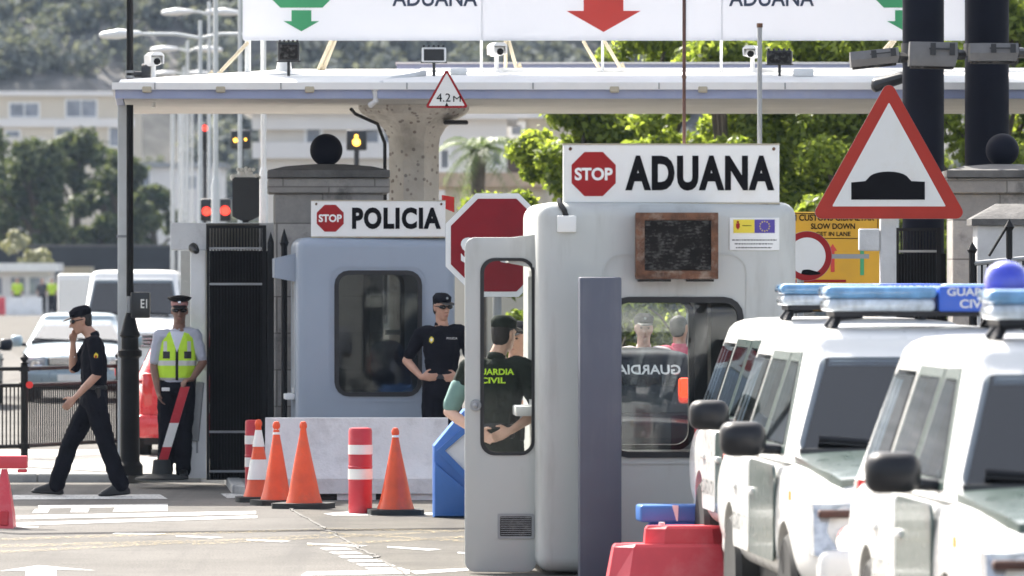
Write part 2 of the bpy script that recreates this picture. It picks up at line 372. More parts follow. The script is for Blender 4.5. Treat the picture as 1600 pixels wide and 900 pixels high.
# ================================================================ ground
def asphalt():
    m, nt, out = nodes('asphalt'); p = N(nt, 'ShaderNodeBsdfPrincipled', Roughness=.85); p.inputs['Specular IOR Level'].default_value = .06; nt.links.new(p.outputs[0], out.inputs[0])
    tc = nt.nodes.new('ShaderNodeTexCoord'); v = tc.outputs['Object']
    sx = nt.nodes.new('ShaderNodeSeparateXYZ'); nt.links.new(v, sx.inputs[0])
    base = ramp(nt, noise_(nt, v, .5, 6, .6), [(.3, (.125, .12, .112)), (.7, (.172, .165, .154))]).outputs[0]
    # right of a ragged seam the older, darker and coarser surface starts
    seam = math_(nt, 'ADD', math_(nt, 'MULTIPLY_ADD', sx.outputs[1], .101, -3.62-.18+.0), math_(nt, 'MULTIPLY_ADD', noise_(nt, v, 1.3, 5), .3, -.15))
    k = math_(nt, 'GREATER_THAN', math_(nt, 'ADD', sx.outputs[0], seam), 0.0)
    old = ramp(nt, noise_(nt, v, 1.6, 7, .7), [(.3, (.1, .095, .086)), (.7, (.145, .138, .124))]).outputs[0]
    c = mix(nt, base, old, k)
    sp = noise_(nt, v, 55, 2, .8); c = mix(nt, c, ramp(nt, sp, [(.35, (.55, .55, .55)), (.5, (1, 1, 1)), (.68, (1.5, 1.45, 1.4))]).outputs[0], .75, 'MULTIPLY')
    st = ramp(nt, noise_(nt, v, .9, 6, .7), [(.5, (0,)*3), (.7, (.5,)*3)]).outputs[0]; c = mix(nt, c, (.1, .096, .09), st)
    mp = N(nt, 'ShaderNodeMapping'); mp.inputs['Rotation'].default_value = (0, 0, .06); mp.inputs['Scale'].default_value = (2.6, .07, 1); nt.links.new(v, mp.inputs[0])
    tm = ramp(nt, noise_(nt, mp.outputs[0], 1.0, 4, .5), [(.5, (0,)*3), (.68, (.45,)*3)]).outputs[0]; c = mix(nt, c, (.085, .082, .08), tm)
    dp = ramp(nt, noise_(nt, v, 4.5, 2, .5), [(.7, (0,)*3), (.74, (.6,)*3)]).outputs[0]; c = mix(nt, c, (.05, .048, .046), dp)
    nt.links.new(c, p.inputs['Base Color'])
    b = N(nt, 'ShaderNodeBump', Strength=.4, Distance=.01); nt.links.new(noise_(nt, v, 70, 4), b.inputs['Height']); nt.links.new(b.outputs[0], p.inputs['Normal'])
    return m
M['asphalt'] = asphalt()
g = MB()
g.add((lambda t: (bmesh.ops.create_grid(t, x_segments=40, y_segments=60, size=1), t)[1])(bmesh.new()), Matrix.Translation((0, 465, 0)) @ Matrix.Diagonal((320, 485, 1, 1)))
tag(g.build('ground', M['asphalt'], None, 0), kind='structure')
def worn_paint(name, col, amt):
    m, nt, out = nodes(name); p = N(nt, 'ShaderNodeBsdfPrincipled', Roughness=.7); tc = nt.nodes.new('ShaderNodeTexCoord'); v = tc.outputs['Object']
    c = ramp(nt, noise_(nt, v, 2, 4), [(.3, tuple(x*.85 for x in col)), (.7, col)]).outputs[0]; nt.links.new(c, p.inputs['Base Color'])
    t = nt.nodes.new('ShaderNodeBsdfTransparent'); s = nt.nodes.new('ShaderNodeMixShader')
    a = ramp(nt, noise_(nt, v, 26, 7, .75), [(amt-.04, (0,)*3), (amt+.05, (1,)*3)]).outputs[0]
    nt.links.new(a, s.inputs[0]); nt.links.new(t.outputs[0], s.inputs[1]); nt.links.new(p.outputs[0], s.inputs[2]); nt.links.new(s.outputs[0], out.inputs[0]); return m
M['line_white'] = worn_paint('road paint white', (.55, .55, .53), .42)
M['line_yellow'] = worn_paint('road paint yellow', (.5, .39, .17), .57)
def strip(mb, pts, z=.004):
    """flat marking on the road through picture-measured road points (x pixel, y pixel)"""
    P = [(px(x, gd(y)), gd(y), z) for x, y in pts]; f = mb.bm.faces.new([mb.bm.verts.new(p) for p in P])
    if f.normal.z < 0: f.normal_flip()
wm = MB()
for q in ([(25, 806), (400, 799), (400, 804), (25, 812)], [(25, 817), (402, 806), (402, 810), (25, 822)],
          [(20, 774), (250, 773), (262, 780), (20, 781)], [(60, 790), (262, 788), (262, 792), (60, 795)], [(345, 772), (378, 771), (384, 778), (355, 779)],
          [(55, 796), (78, 796), (74, 802), (50, 802)], [(112, 795), (140, 795), (137, 801), (110, 801)], [(180, 794), (262, 793), (262, 799), (176, 800)],
          [(0, 893), (60, 884), (150, 892), (88, 891), (88, 930), (40, 930), (40, 892)], [(0, 823), (60, 823), (60, 825), (0, 825)],
          [(180, 833), (260, 834), (240, 836), (175, 835)], [(275, 837), (350, 840), (330, 842), (275, 839)], [(385, 843), (455, 846), (440, 848), (385, 845)],
          [(480, 849), (575, 853), (560, 855), (480, 851)], [(605, 854), (690, 859), (670, 861), (605, 856)], [(715, 863), (760, 866), (760, 868), (715, 865)],
          [(505, 803), (545, 800), (590, 802), (590, 806), (520, 806)], [(660, 802), (690, 801), (690, 805), (660, 805)],
          [(480, 894), (640, 891), (640, 897), (470, 900)], [(640, 893), (760, 887), (760, 890), (650, 898)]): strip(wm, q)
for k in range(6): strip(wm, [(500+k*14, 857+k*6.2), (540+k*17, 856.5+k*6.2), (550+k*17, 860+k*6.2), (508+k*14, 860.5+k*6.2)])
o = wm.build('white_road_markings', M['line_white'], None, 0); tag(o, kind='structure')
ym = MB()
for q in ([(0, 842), (520, 826), (725, 830), (725, 832), (520, 829), (0, 846)], [(0, 852), (300, 845), (300, 848), (0, 857)], [(300, 850), (725, 829), (725, 831.5), (300, 853)],
          [(500, 832), (740, 846), (740, 849), (500, 835)], [(0, 862), (500, 836), (500, 839), (0, 866)], [(480, 852), (735, 838), (735, 841), (480, 855)]): strip(ym, q, .008)
tag(ym.build('yellow_road_markings', M['line_yellow'], None, 0), kind='structure')
# raised seam of sealant between the two road surfaces
def seam_pts():
    o = []
    for k in range(60):
        d = 44 + k*.24; o.append((3.8-.101*d + .05*noise.noise((d*1.7, 0, 0)), d, .002))
    return o
sm = MB(); P = seam_pts()
for a, b in zip(P, P[1:]):
    h = .012+.018*noise.noise((a[1]*4, 3, 0))
    sm.box(0, 1, 0, 1, 0, 1, M=Matrix(((2*h, b[0]-a[0], 0, a[0]-h), (0, b[1]-a[1], 0, a[1]), (0, 0, .008, 0), (0, 0, 0, 1))))
M['sealant'] = mat('seam sealant', (.13, .125, .115), .85, var=.5, scale=9, bump=.4)
tag(sm.build('road_seam', M['sealant'], None, 0), kind='structure')

# raised pavement round the booths and gate, with kerb stones
M['pavement'] = mat('pavement', (.3, .29, .27), .85, var=.12, scale=2, bump=.3, dirt=(.18, .18, .18), dirt_amt=.5)
M['kerb'] = mat('kerb stone', (.36, .36, .35), .85, var=.15, scale=3, bump=.3, dirt=(.15, .15, .16), dirt_amt=.6)
pav = MB(); edge = [(-9, 64.6), (-3.1, 64.6), (-2.8, 64.1), (-2.6, 61.2), (-2.3, 60.75), (1.2, 60.75), (1.2, 73.5), (-4.9, 73.5), (-9, 73.5)]
pav.add((lambda t: (t.faces.new([t.verts.new((x, y, .08)) for x, y in edge]), t)[1])(bmesh.new()))
bm = pav.bm; f = bm.faces[:]; r = bmesh.ops.extrude_face_region(bm, geom=f); bmesh.ops.translate(bm, vec=(0, 0, -.09), verts=[v for v in r['geom'] if isinstance(v, bmesh.types.BMVert)])
tag(pav.build('pavement', M['pavement'], None, 20), kind='structure')
kb = MB()
for a, b in zip(edge[:6], edge[1:6]):
    a, b = Vector((*a, 0)), Vector((*b, 0)); n = max(1, round((b-a).length/.9)); ang = math.atan2((b-a).y, (b-a).x)
    for k in range(n):
        q = a.lerp(b, k/n); L = (b-a).length/n
        kb.box(.004, L-.004, -.075, .06, -.02, .086, .012, 1, Matrix.Translation(q) @ Matrix.Rotation(ang, 4, 'Z'))
tag(kb.build('kerb', M['kerb'], None), kind='structure')

# ================================================================ hillside
def hill_z(x, y):
    t = max(0, y-515-12*noise.noise((x*.02, 1.5, 0)))
    return min(t*.52, 110) + 3.2*noise.noise((x*.035, y*.035, 0))*min(1, t/20) + 1.2*noise.noise((x*.12, y*.12, 4))*min(1, t/20) - (.5 if t < 1 else 0)
nx, ny = 150, 90; V = []; Fc = []
for j in range(ny):
    for i in range(nx):
        x = -150+300*i/(nx-1); y = 505+260*(j/(ny-1))**1.4; V.append((x, y, hill_z(x, y)))
for j in range(ny-1):
    for i in range(nx-1): a = j*nx+i; Fc.append((a, a+1, a+nx+1, a+nx))
me = bpy.data.meshes.new('hill'); me.from_pydata(V, [], Fc)
m, nt, out = nodes('hillside'); p = N(nt, 'ShaderNodeBsdfPrincipled', Roughness=.95); nt.links.new(p.outputs[0], out.inputs[0])
tc = nt.nodes.new('ShaderNodeTexCoord'); v = tc.outputs['Object']
c = ramp(nt, noise_(nt, v, .09, 7, .65), [(.3, (.06, .064, .055)), (.5, (.11, .106, .095)), (.62, (.19, .18, .17)), (.74, (.36, .33, .28))]).outputs[0]
c = mix(nt, c, ramp(nt, noise_(nt, v, .5, 6, .7), [(.3, (.5,)*3), (.7, (1.35,)*3)]).outputs[0], 1., 'MULTIPLY'); nt.links.new(c, p.inputs['Base Color'])
me.materials.append(m); finish(me, 180); tag(link(bpy.data.objects.new('hillside', me)), kind='structure')

def leaves(clumps, size, aspect=.55, up=.35, shell=.45):
    """leaf-sized quads spread through clumps (centre, radii, count)"""
    C, Rd, Nn = [], [], []
    for c, r, n in clumps:
        C.append(np.tile(np.array(c, dtype=np.float32), (n, 1))); Rd.append(np.tile(np.array(r if isinstance(r, (tuple, list)) else (r,)*3, dtype=np.float32), (n, 1)))
    C = np.concatenate(C); Rd = np.concatenate(Rd); n = len(C)
    d = RNG.normal(size=(n, 3)); d /= np.linalg.norm(d, axis=1)[:, None]
    rad = shell+(1-shell)*RNG.random((n, 1))**.6
    P = C+Rd*d*rad*(1+.12*RNG.normal(size=(n, 1)))
    nr = d+RNG.normal(size=(n, 3))*.75; nr[:, 2] += up; nr /= np.linalg.norm(nr, axis=1)[:, None]
    a = np.cross(nr, RNG.normal(size=(n, 3))); a /= np.linalg.norm(a, axis=1)[:, None]; b = np.cross(nr, a)
    s = size*(.6+.8*RNG.random((n, 1))); a = a*s*.5; b = b*s*.5*aspect
    Q = np.stack([P-a, P+b*.9-a*.1, P+a, P-b*.9-a*.1], 1).reshape(-1, 3).astype(np.float32)
    me = bpy.data.meshes.new('leaves'); me.vertices.add(n*4); me.vertices.foreach_set('co', Q.ravel())
    me.loops.add(n*4); me.loops.foreach_set('vertex_index', np.arange(n*4, dtype=np.int32))
    me.polygons.add(n); me.polygons.foreach_set('loop_start', np.arange(0, n*4, 4, dtype=np.int32)); me.update(calc_edges=True); me.validate(); return me
M['leaf_bright'] = leaf_mat('bright leaves', (.04, .07, .012), (.28, .34, .07), .58, .9)
M['leaf_dark'] = leaf_mat('dark leaves', (.022, .04, .016), (.12, .14, .075), .25, .25, .05)
M['leaf_hill_hazed'] = leaf_mat('hazed hill leaves', (.075, .088, .085), (.23, .24, .22), .2, .06, 0)  # pale blue-grey of distant haze mixed into the leaf colours
M['leaf_palm'] = leaf_mat('palm leaves', (.05, .085, .03), (.15, .2, .07), .3, 1)
M['bark'] = mat('bark', (.09, .07, .05), .9, var=.35, scale=6, bump=.6, bscale=18)
cl = []
for k in range(2300):
    x = random.uniform(-75, 75); y = 512+95*random.random()**1.1; t = noise.noise((x*.035+5, y*.045, 2.2))
    if t < -.3 or (-58 < x < -41 and y < 545 and random.random() < .7): continue
    r = random.uniform(1.1, 2.7); cl.append(((x, y, max(0, hill_z(x, y))+r*.45), (r, r, r*.85), int(40+34*r)))
me = leaves(cl, .85, .8, .5); me.materials.append(M['leaf_hill_hazed']); tag(link(bpy.data.objects.new('hillside_woodland', me)), kind='stuff')

def tree(name, label, group, x, y, h, spread, m, size, blobs, per, base=.35, trunk_r=.16, seed=0, z0=0):
    rn = random.Random(seed); t = thing(name, label, 'tree', (x, y, z0), 0, group)
    b = MB(); top = Vector((rn.uniform(-.3, .3), rn.uniform(-.3, .3), h*.62)); b.tube([(0, 0, -.1), (top.x*.3, top.y*.3, h*.25), top*.75, top], [trunk_r*1.3, trunk_r, trunk_r*.75, trunk_r*.4], 10)
    cl = []
    for k in range(blobs):
        a = rn.uniform(0, 6.28); q = rn.random()**.6; zz = rn.uniform(base, 1.0)
        prof = math.sin(math.pi*min(1, max(.12, (zz-base)/(1.04-base)*.8+.18)))
        c = Vector((math.cos(a)*spread*q*prof, math.sin(a)*spread*q*prof, h*zz))
        r = rn.uniform(.12, .26)*spread; cl.append((c, (r, r, r*.72), int(per*(r/(.2*spread))**2)))
        if k % 3 == 0: s = Vector((top.x*.5, top.y*.5, h*min(.55, zz*.6))); b.tube([s, s.lerp(c, .5)+Vector((0, 0, .1*h*rn.random())), c], [trunk_r*.45, trunk_r*.28, trunk_r*.1], 6)
    b.build('trunk', M['bark'], t)
    me = leaves(cl, size); me.materials.append(m); link(bpy.data.objects.new('crown', me), t); return t
# bright sunlit trees behind the canopy on the right: (x pixel, distance, height, spread)
BT = [(905, 88, 4.6, 1.45, 'rounded bright green tree beside the cream wall, the first right of the palm'),
      (1020, 92, 5.9, 1.7, 'sunlit green tree with its crown just above the customs booth stop emblem'),
      (1120, 86, 5.2, 1.5, 'lower bright green tree showing above the middle of the customs booth sign'),
      (1215, 90, 6.2, 1.8, 'tall leafy green tree rising behind the grey rod on the booth roof'),
      (1320, 86, 5.8, 1.8, 'dense bright green tree directly behind the hump warning triangle'),
      (1440, 92, 6.5, 1.9, 'green tree mostly hidden behind the first dark column'),
      (1545, 88, 6.0, 1.7, 'green tree seen in the gap between the two dark columns'),
      (1640, 90, 6.8, 2.0, 'tall green tree at the far right beyond the second dark column')]
for i, (x, d, h, s, lb) in enumerate(BT):
    tree('broadleaf_tree', lb, 'bright trees behind the canopy', px(x, d), d, h, s, M['leaf_bright'], .115, 70, 520, .2, .15, 20+i)
for i, (x, d, h, s, lb) in enumerate([(870, 82, 2.6, .9, 'low bright shrub at the left foot of the green trees'), (965, 80, 2.9, .95, 'bright shrub behind the left end of the customs sign'),
                                      (1265, 80, 3.0, 1.0, 'bright shrub behind the right end of the customs booth roof'), (1495, 80, 2.9, 1.0, 'bright shrub low between the two dark columns'), (1060, 79, 3.3, 1.1, 'bright bushy shrub behind the middle letters of the customs sign'), (1160, 81, 3.4, 1.1, 'bright shrub at the foot of the grey rod behind the customs sign'), (1345, 82, 3.3, 1.1, 'bright shrub behind the post of the hump triangle')]):
    tree('garden_shrub', lb, 'shrubs below the bright trees', px(x, d), d, h, s, M['leaf_bright'], .13, 26, 150, .1, .05, 50+i)
# dark evergreen trees far left
DT = [(-30, 345, 9.5, 4.5, 'dark evergreen tree cut off by the frame, far left behind the kiosk'), (60, 338, 8.6, 3.6, 'broad dark tree above the far white kiosk'),
      (125, 345, 9.6, 3.4, 'tallest dark evergreen tree standing below the cream building'), (185, 340, 8.2, 2.8, 'dark tree just left of the white canopy post'),
      (238, 350, 6.4, 2.8, 'smaller dark tree with yellowish tips between the black lamp post and white flagpoles'), (20, 365, 8.2, 3.6, 'dark tree half hidden behind the broad one by the kiosk')]
for i, (x, d, h, s, lb) in enumerate(DT):
    tree('evergreen_tree', lb, 'dark trees beyond the crossing', px(x, d), d, h, s, M['leaf_dark'], .5, 54, 120, .03, .3, 80+i)
t = tree('roadside_tree', 'tree at the far left edge with a few twigs reaching into view', 'trees at the frame edge', px(-95, 110), 110, 5.6, 1.15, M['leaf_bright'], .2, 30, 120, .5, .12, 99)
# palm
t = thing('palm_tree', 'slim palm tree with drooping fronds before the cream wall', 'tree', (px(748, 152), 152, 0))
b = MB(); b.tube([(0, 0, -.1), (.03, 0, 1.8), (-.04, 0, 3.6), (0, 0, 5.0)], [.2, .16, .15, .2], 12); b.build('trunk', M['bark'], t)
b = MB(); rn = random.Random(3)
for k in range(30):
    a = rn.uniform(0, 6.28); e = rn.uniform(-.5, 1.2); L = rn.uniform(.95, 1.35); P = []
    for j in range(7):
        u = j/6; P.append(Vector((math.cos(a)*L*u*math.cos(e*.6), math.sin(a)*L*u*math.cos(e*.6), 5.0+L*(u*math.sin(e)-.75*u*u))))
    for j in range(6):
        d = (P[j+1]-P[j]); sd = d.cross(Vector((0, 0, 1))).normalized()
        for s in (-1, 1):
            for q in (0, .5):
                o = P[j]+d*q; tip = o+sd*s*.27*(1-.5*j/6)+d*.7-Vector((0, 0, .12)); wd = d.normalized()*.03
                t2 = bmesh.new(); t2.faces.new([t2.verts.new(z) for z in (o-wd, o+wd, tip)]); b.add(t2)
b.build('crown', M['leaf_palm'], t, 0)

# ================================================================ far buildings
M['cream'] = mat('cream render', (.62, .56, .46), .85, var=.05, scale=.4, dirt=(.5, .44, .36), dirt_amt=.3, dirt_scale=.5)
M['cream_pale'] = mat('pale render', (.68, .64, .58), .85, var=.05, scale=.4, dirt=(.55, .5, .42), dirt_amt=.3, dirt_scale=.5)
M['white_render'] = mat('white render', (.74, .72, .7), .85, var=.04, scale=.4)
M['far_glass'] = mat('far window glass', (.24, .26, .3), .15, var=.4, scale=.8)
M['roof_tan'] = mat('tiled roof', (.5, .38, .28), .85, var=.15)
def building(label, d, x0, x1, y0, y1, depth, wallm, wins, roofm='white_render', over=.4, z0=0, bands=()):
    s = d/10000; cx = px((x0+x1)/2, d); hw = (x1-x0)/2*s; zt = pz(y0, d); t = thing('building', label, 'building', (cx, d, z0), 0, 'buildings beyond the border')
    MB().box(-hw, hw, 0, depth, -.2, zt-z0).build('wall', M[wallm], t)
    MB().box(-hw-over, hw+over, -over, depth+over, zt-z0, zt-z0+.35).build('roof', M[roofm], t)
    for (a, b_, c, e) in wins:
        wx0, wx1 = px(a, d)-cx, px(b_, d)-cx; wz1, wz0 = pz(c, d)-z0, pz(e, d)-z0
        f = MB(); f.ring(rrect(wx0-.12, wx1+.12, wz0-.12, wz1+.12, .01, 1), rrect(wx0, wx1, wz0, wz1, .01, 1), -.09, .0)
        n = max(1, round((wx1-wx0)/1.1))
        for k in range(1, n): q = wx0+(wx1-wx0)*k/n; f.box(q-.04, q+.04, -.07, -.02, wz0, wz1)
        fo = f.build('window', M['white'], t); MB().box(wx0, wx1, -.03, -.005, wz0, wz1).build('pane', M['far_glass'], fo)
    for yy in bands: MB().box(-hw-.25, hw+.25, -.3, -.003, pz(yy, d)-z0-.3, pz(yy, d)-z0+.3).build('balcony_band', M['white_render'], t)
    return t
building('cream two tone block with ribbon windows, far left below the hillside', 470, -60, 205, 150, 300, 14, 'cream', [(16, 60, 162, 182), (104, 150, 157, 182), (88, 112, 200, 226), (172, 188, 200, 228), (10, 30, 205, 226)], bands=(192,))
building('low pale flat roofed building far left, in front of the cream block', 430, -60, 58, 222, 300, 8, 'cream_pale', [], 'cream_pale', .3)
building('grey low block between the flagpoles and the black lamp post', 440, 205, 345, 262, 330, 8, 'white_render', [(218, 234, 272, 290), (290, 306, 275, 295)], 'steel', .3)
building('long pale building with small windows behind the black stone ball', 240, 405, 690, 178, 420, 12, 'cream_pale', [(480, 500, 200, 230), (572, 596, 203, 228), (596, 608, 205, 225), (440, 462, 270, 300), (540, 556, 270, 300), (620, 640, 262, 300)], 'white_render', .6, bands=(190, 235))
building('white gabled wing with pale green eaves beside the palm', 175, 672, 792, 186, 420, 9, 'white_render', [(690, 700, 235, 262), (770, 782, 232, 258)], 'white_render', .3)
b = building('cream house with a dark brown gateway, right of the palm', 185, 785, 905, 185, 420, 9, 'cream', [(800, 815, 196, 210)], 'white_render', .35)
x0, x1 = px(790, 185), px(846, 185); MB().box(x0-b.location.x, x1-b.location.x, -.12, .05, .2, pz(219, 185)).build('gateway_door', mat('brown gate', (.035, .025, .022), .7), b)
building('tan tiled low house peeping out under the white eaves', 160, 695, 850, 292, 420, 6, 'cream', [], 'roof_tan', .4)
# retaining wall and yard, tree shade painted into the wall's dark colour
t = thing('boundary_wall', 'long stone wall under the evergreen trees, coloured dark for their shade', 'wall', (px(130, 325), 325, 0))
MB().box(-9, 7.5, 0, .5, -.1, 3.3).build('wall_face', mat('shaded wall', (.03, .034, .04), .9, var=.25, scale=.6), t); MB().box(-9.05, 7.55, -.06, .56, 3.3, 3.42).build('coping', M['cap_stone'], t)
t = thing('container', 'beige storage container standing against the shaded wall', 'container', (px(118, 318), 318, 0))
b = MB(); b.box(-.72, .72, 0, 3, .1, 2.2)
for k in range(12): b.box(-.7+k*.12, -.64+k*.12, -.04, 0, .15, 2.15)
b.build('shell', M['tan'], t); MB().box(-.74, .74, -.05, 3.02, 2.2, 2.28).build('roof', M['tan'], t)
t = thing('kiosk', 'white flat roofed checkpoint kiosk far left', 'kiosk', (px(35, 309), 309, 0))
MB().box(-1.9, 1.35, .1, 3, 0, 2.05).build('wall', M['white_render'], t); MB().box(-2.2, 1.75, -.5, 3.3, 2.05, 2.45).build('roof', M['white'], t)
for a in (-1.3, -.2, .7): MB().box(a-.35, a+.3, .06, .12, .95, 1.75).build('window', M['far_glass'], t)
t = tree('blossom_shrub', 'pale dusty shrub showing above the kiosk roof', None, px(25, 316), 316, 3.9, 1.9, leaf_mat('dusty leaves', (.16, .17, .09), (.33, .32, .2), .2), .3, 20, 110, .35, .08, 120)
for i, (x, c, lb) in enumerate([(-6, 'plastic_red', 'red water filled barrier at the far left by the kiosk'), (24, 'plastic_white', 'white water filled barrier in front of the far hi-vis person'), (52, 'plastic_white', 'white water filled barrier at the right end of the far row')]):
    b = MB(); b.loft([[(-.42*q, -.25*q2, z), (.42*q, -.25*q2, z), (.42*q, .25*q2, z), (-.42*q, .25*q2, z)] for q, q2, z in ((1, 1, 0), (1, 1, .15), (.97, .5, .5), (.97, .4, .85))]); b.box(-.12, .12, -.27, -.1, .1, .3)
    tag(b.build('water_barrier', M[c], None), lb, 'barrier', 'barriers at the far kiosk').location = (px(x, 300), 300, 0)
# ================================================================ canopy, columns, overhead sign
def flat_sign(name, label, cat, loc, w, h, m, rotz=0, thick=.05, back=None):
    t = thing(name, label, cat, loc, rotz); MB().box(-w/2, w/2, 0, thick, 0, h, .006, 1).build('board', m, t); return t
D0, D1 = 62.0, 68.0; XL, XR = px(185, D0), px(1760, D0)
zs, zf = pz(154.5, D0), pz(140, D0)
cn = thing('canopy', 'long flat white canopy with blue edge spanning the border lanes', 'canopy', (0, D0, 0))
XB = -4.14; q4 = lambda e, z, y0=0, y1=D1-D0: [(XL+e, y0, z), (XR, y0, z), (XR, y1, z), (XB+e, y1, z)]
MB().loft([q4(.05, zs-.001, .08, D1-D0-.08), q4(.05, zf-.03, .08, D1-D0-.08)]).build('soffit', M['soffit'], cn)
b = MB(); b.box(XL-.03, XR, 0, .06, zs+.004, zf); b.loft([[(XL-.03, .06, z), (XL+.04, .06, z), (XB+.04, D1-D0-.06, z), (XB-.03, D1-D0-.06, z)] for z in (zs+.004, zf)]); b.box(XB-.03, XR, D1-D0-.06, D1-D0, zs+.004, zf)
for k in range(8): b.box(XL+.9+k*1.3, XL+.93+k*1.3, -.008, 0, zs+.01, zf-.01)
b.build('fascia', M['canopy_blue'], cn)
b = MB(); zl = pz(124, D0)
b.loft([q4(-.06, zf, -.05, D1-D0+.05), q4(-.06, pz(129, D0), -.05, D1-D0+.05)])
b.loft([q4(0, pz(129, D0)), q4(.02, zl, .05, D1-D0-.05),
        [(XL+1.6, 1.7, pz(108, 63.7)), (XR, 1.7, pz(108, 63.7)), (XR, D1-D0-1.7, pz(108, 63.7)), (XL+1.6, D1-D0-1.7, pz(108, 63.7))]])
b.box(XL+2.9, XR, 1.2, 1.5, zl+.05, zl+.15, .02, 1)
b.build('roof', M['canopy_white'], cn)
b = MB()
for k in range(9): x = XL+.35+k*1.22; b.box(x, x+.012, -.058, -.049, zf+.004, pz(129, D0)-.004)
b.build('sheet_joint', M['steel'], cn)
for x in (230, 345, 484, 960, 1098):
    MB().box(px(x, D0)-.045, px(x, D0)+.045, -.06, -.008, zf-.03, zf+.03, .008, 1).build('gutter_bracket', M['tan'], cn)
# front flared column with exposed aggregate
def aggregate():
    m, nt, out = nodes('aggregate concrete'); p = N(nt, 'ShaderNodeBsdfPrincipled', Roughness=.9); nt.links.new(p.outputs[0], out.inputs[0]); tc = nt.nodes.new('ShaderNodeTexCoord'); v = tc.outputs['Object']
    c = ramp(nt, noise_(nt, v, 2.2, 6, .65), [(.3, (.7, .66, .6)), (.7, (.84, .81, .76))]).outputs[0]
    vo = N(nt, 'ShaderNodeTexVoronoi', Scale=13.0); nt.links.new(v, vo.inputs['Vector']); sp = ramp(nt, vo.outputs['Distance'], [(.2, (1,)*3), (.27, (0,)*3)]).outputs[0]
    hue = ramp(nt, vo.outputs['Color'], [(.2, (.12, .07, .05)), (.5, (.3, .22, .18)), (.8, (.16, .14, .13))]).outputs[0]; c = mix(nt, c, hue, math_(nt, 'MULTIPLY', sp, .65))
    sx = nt.nodes.new('ShaderNodeSeparateXYZ'); nt.links.new(v, sx.inputs[0])
    st = math_(nt, 'MULTIPLY', ramp(nt, noise_(nt, v, 1.6, 8, .7), [(.5, (0,)*3), (.7, (.6,)*3)]).outputs[0], ramp(nt, math_(nt, 'MULTIPLY_ADD', sx.outputs[2], .6, -1.4), [(.35, (.1,)*3), (.8, (1,)*3)]).outputs[0])
    c = mix(nt, c, (.1, .07, .045), st); nt.links.new(c, p.inputs['Base Color'])
    b = N(nt, 'ShaderNodeBump', Strength=.6, Distance=.02); nt.links.new(noise_(nt, v, 40, 4), b.inputs['Height']); nt.links.new(b.outputs[0], p.inputs['Normal']); return m
M['aggregate'] = aggregate()
DC = 64.6
cl = thing('canopy_column', 'flared concrete column with speckled face holding up the canopy', 'column', (px(647, DC), DC, 0))
def octo(r, rx=1): return [(r*rx*math.cos(math.pi/8+k*math.pi/4), r*math.sin(math.pi/8+k*math.pi/4)) for k in range(8)]
b = MB(); b.loft([[(x+ox, y, z) for x, y in octo(r)] for r, z, ox in ((.27, 0, 0), (.27, pz(228, DC), 0), (.285, pz(214, DC), 0), (.34, pz(200, DC), 0), (.44, pz(188, DC), 0), (.56, pz(179, DC), .0), (.6, pz(172, DC), 0), (.6, zs-.003, 0))])
b.build('shaft', M['aggregate'], cl, 20)
b = MB(); b.tube([(-.62, -.62, zs-.05), (-.58, -.5, pz(180, DC)), (-.36, -.42, pz(195, DC)), (-.29, -.31, pz(225, DC)), (-.28, -.3, 1.6)], .018, 8); b.build('cable', M['rubber'], cl)
b = MB(); b.box(.3, .55, -.4, -.2, pz(196, DC), pz(189, DC), .02, 2); b.build('floodlight_housing', M['dark_plastic'], cl)
wp = thing('canopy_post', 'square white steel post under the left end of the canopy', 'post', (px(192, 64.5), 64.5, 0))
MB().box(-.05, .05, -.05, .05, 0, zs-.002, .006, 1).build('shaft', M['flag_pole'], wp); MB().box(-.13, .13, -.13, .13, .08, .1).build('base_plate', M['steel'], wp); MB().box(-.06, .06, -.06, .06, pz(370, 63), pz(366, 63)).build('collar', M['steel'], wp)
# second canopy farther back
rc = thing('rear_canopy', 'second pale blue edged canopy seen just over the first roof', 'canopy', (0, 75, 0))
MB().box(px(620, 75), px(1412, 75), 0, 4, pz(109, 75), pz(100, 75)).build('fascia', M['canopy_blue'], rc); MB().box(px(618, 75), px(1414, 75), -.03, 4.03, pz(100, 75), pz(97, 75)).build('roof', M['canopy_white'], rc)
for x in (652, 1450-40): MB().box(px(x, 75)-.08, px(x, 75)+.08, 2, 2.16, 0, pz(109, 75)).build('support', M['flag_pole'], rc)
# unseen high roof added left of the frame to shade the crossing
hr = thing('shade_canopy', 'unseen flat roof on four posts, added beyond the left edge to cast shade', 'canopy', (-7.3, 66.1, 0))
MB().box(-2.6, 2.75, -2.8, 2.8, 6.0, 6.25).build('roof', M['canopy_white'], hr)
for sx in (-2.3, 1.3):
    for sy in (-2.4, 2.4): MB().cyl((sx, sy, 0), (sx, sy, 6.0), .09).build('post', M['flag_pole'], hr)

